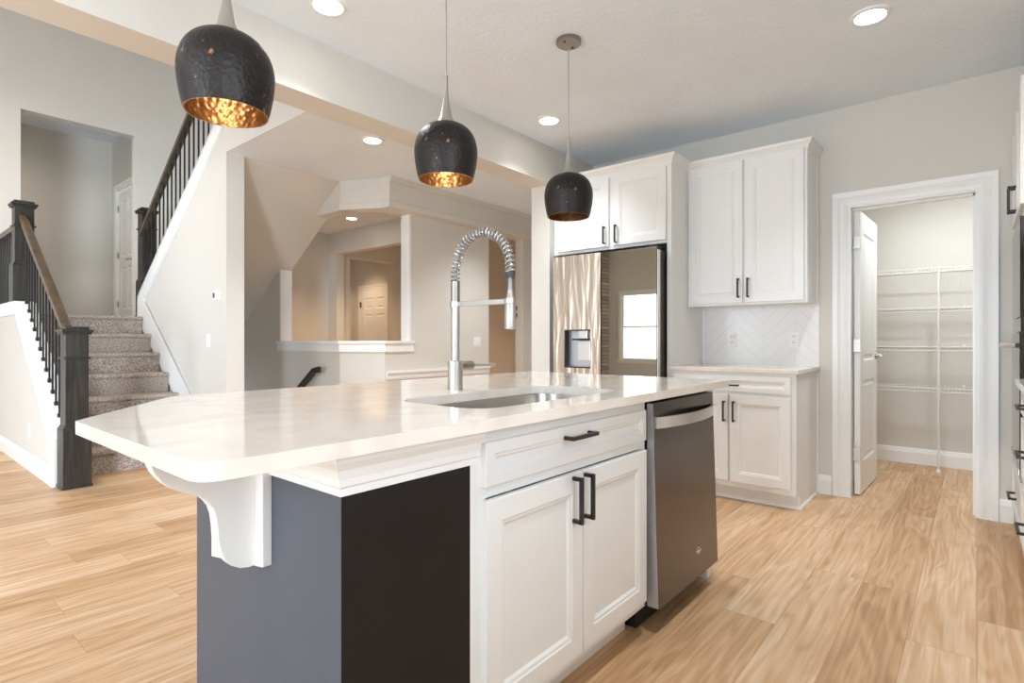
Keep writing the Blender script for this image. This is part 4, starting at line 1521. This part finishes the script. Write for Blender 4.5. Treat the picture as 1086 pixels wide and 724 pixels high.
RXC = 1.05
r1 = thing('stair_railing', 'dark newel post and iron baluster railing on the knee wall of the lower stairs', 'railing', (RXC, 5.24, 0))
newel(r1, 1.092, 5.222, 0.0, 1.205)
newel(r1, 1.072, 7.02, 1.462, 2.43, POST, 0.36)
rz = lambda y: 1.185 + 0.655 * (y - 5.216)
part('handrail', sweep3(nb(), [(RXC + 0.01, 5.29, rz(5.29) - 0.05), (RXC + 0.01, 6.955, rz(6.955) - 0.05)], 0.030, -0.03, 0.035, 0.012), RAIL_SHEEN, r1, label='handrail with its brown sheen in the colour')
for k2 in range(12):
    y = 5.471 + 0.1128 * k2
    zt = rz(y) - 0.078
    baluster(r1, RXC, y, kz(y) + 0.022 if y < yk - 0.02 else 1.462, zt)
r2 = thing('stair_railing', 'level landing railing at the left edge behind the upper newel post', 'railing', (RXC, 7.8, 1.46))
part('handrail', sweep3(nb(), [(RXC, 7.097, 2.20), (RXC, TY, 2.20)], 0.030, -0.03, 0.035, 0.012), RAIL_SHEEN, r2)
for k2 in range(11):
    baluster(r2, RXC, 7.20 + 0.115 * k2, 1.462, 2.172)
r3 = thing('stair_railing', 'dark railing climbing the upper stairs to the right above the stair wall', 'railing', (2.15, 7.2, LZ))
XC = SX0 + 0.04
newel(r3, XC + 0.065, 7.352, LZ, 2.62, POST, 0.42)
rr = lambda y: 2.47 + 0.715 * (7.10 - y)
part('handrail', sweep3(nb(), [(XC, 7.29, rr(7.29) - 0.02), (XC, 4.6, rr(4.6) - 0.02)], 0.030, -0.03, 0.035, 0.012), DARKRAIL, r3)
for k2 in range(21):
    y = 7.20 - 0.115 * k2
    zb_ = stz(y) + 0.035
    if y < ys:
        zb_ = 3.2
    baluster(r3, XC, y, zb_, rr(y) - 0.045, False)

# handrail of the stairs going down, its end showing over the worktop
hr = thing('stair_handrail', 'dark wooden handrail end of the downward stairs, just above the worktop', 'handrail', (3.12, 5.9, 0.5))
part('rail', sweep3(nb(), [(3.13, 5.24, 0.80), (3.13, 5.34, 0.78), (3.13, 7.2, -0.50)], 0.028, -0.03, 0.03, 0.01), POST, hr)
for y in (5.5, 6.8):
    zc = 0.78 - (y - 5.34) * 0.688
    b = nb()
    tube(b, [(3.13, y, zc - 0.03), (3.13, y, zc - 0.08), (HX0, y, zc - 0.08)], 0.006, 8)
    part('bracket', b, BLACK, hr, smooth=True)
dn_ = thing('staircase', 'carpeted basement stairs going down behind the stair wall', 'staircase', (2.75, 6.5, -2.7))
for n in range(13):
    y = 5.30 + 0.245 * n
    part('step', box(nb(), SX1 + 0.002, HX0 - 0.002, y, y + 0.26 if n < 12 else y + 0.245, -0.2 * (n + 1) - 0.2, -0.2 * (n + 1)), CARPET, dn_, bevel=0.01)
struct('wall_basement_end', box(nb(), SX1, HX0, 8.5, 8.6, -2.7, 0.45), WALL)
struct('wall_basement_front', box(nb(), SX1, HX0, 5.2, 5.298, -2.7, -0.06), WALL)

# stone column on the window wall (seen mirrored in the refrigerator glass)
fp = thing('stone_column', 'grey ledge stone column mirrored at the left edge of the refrigerator glass', 'stone column', (WX + 0.2, 8.2, 0))
part('shaft', box(nb(), WX + 0.001, WX + 0.4, 7.80, 8.46, 0, 5.395), STONE, fp)
part('shelf', box(nb(), WX + 0.40, WX + 0.55, 7.80, 8.46, 1.25, 1.36), TRIM, fp, bevel=0.006)
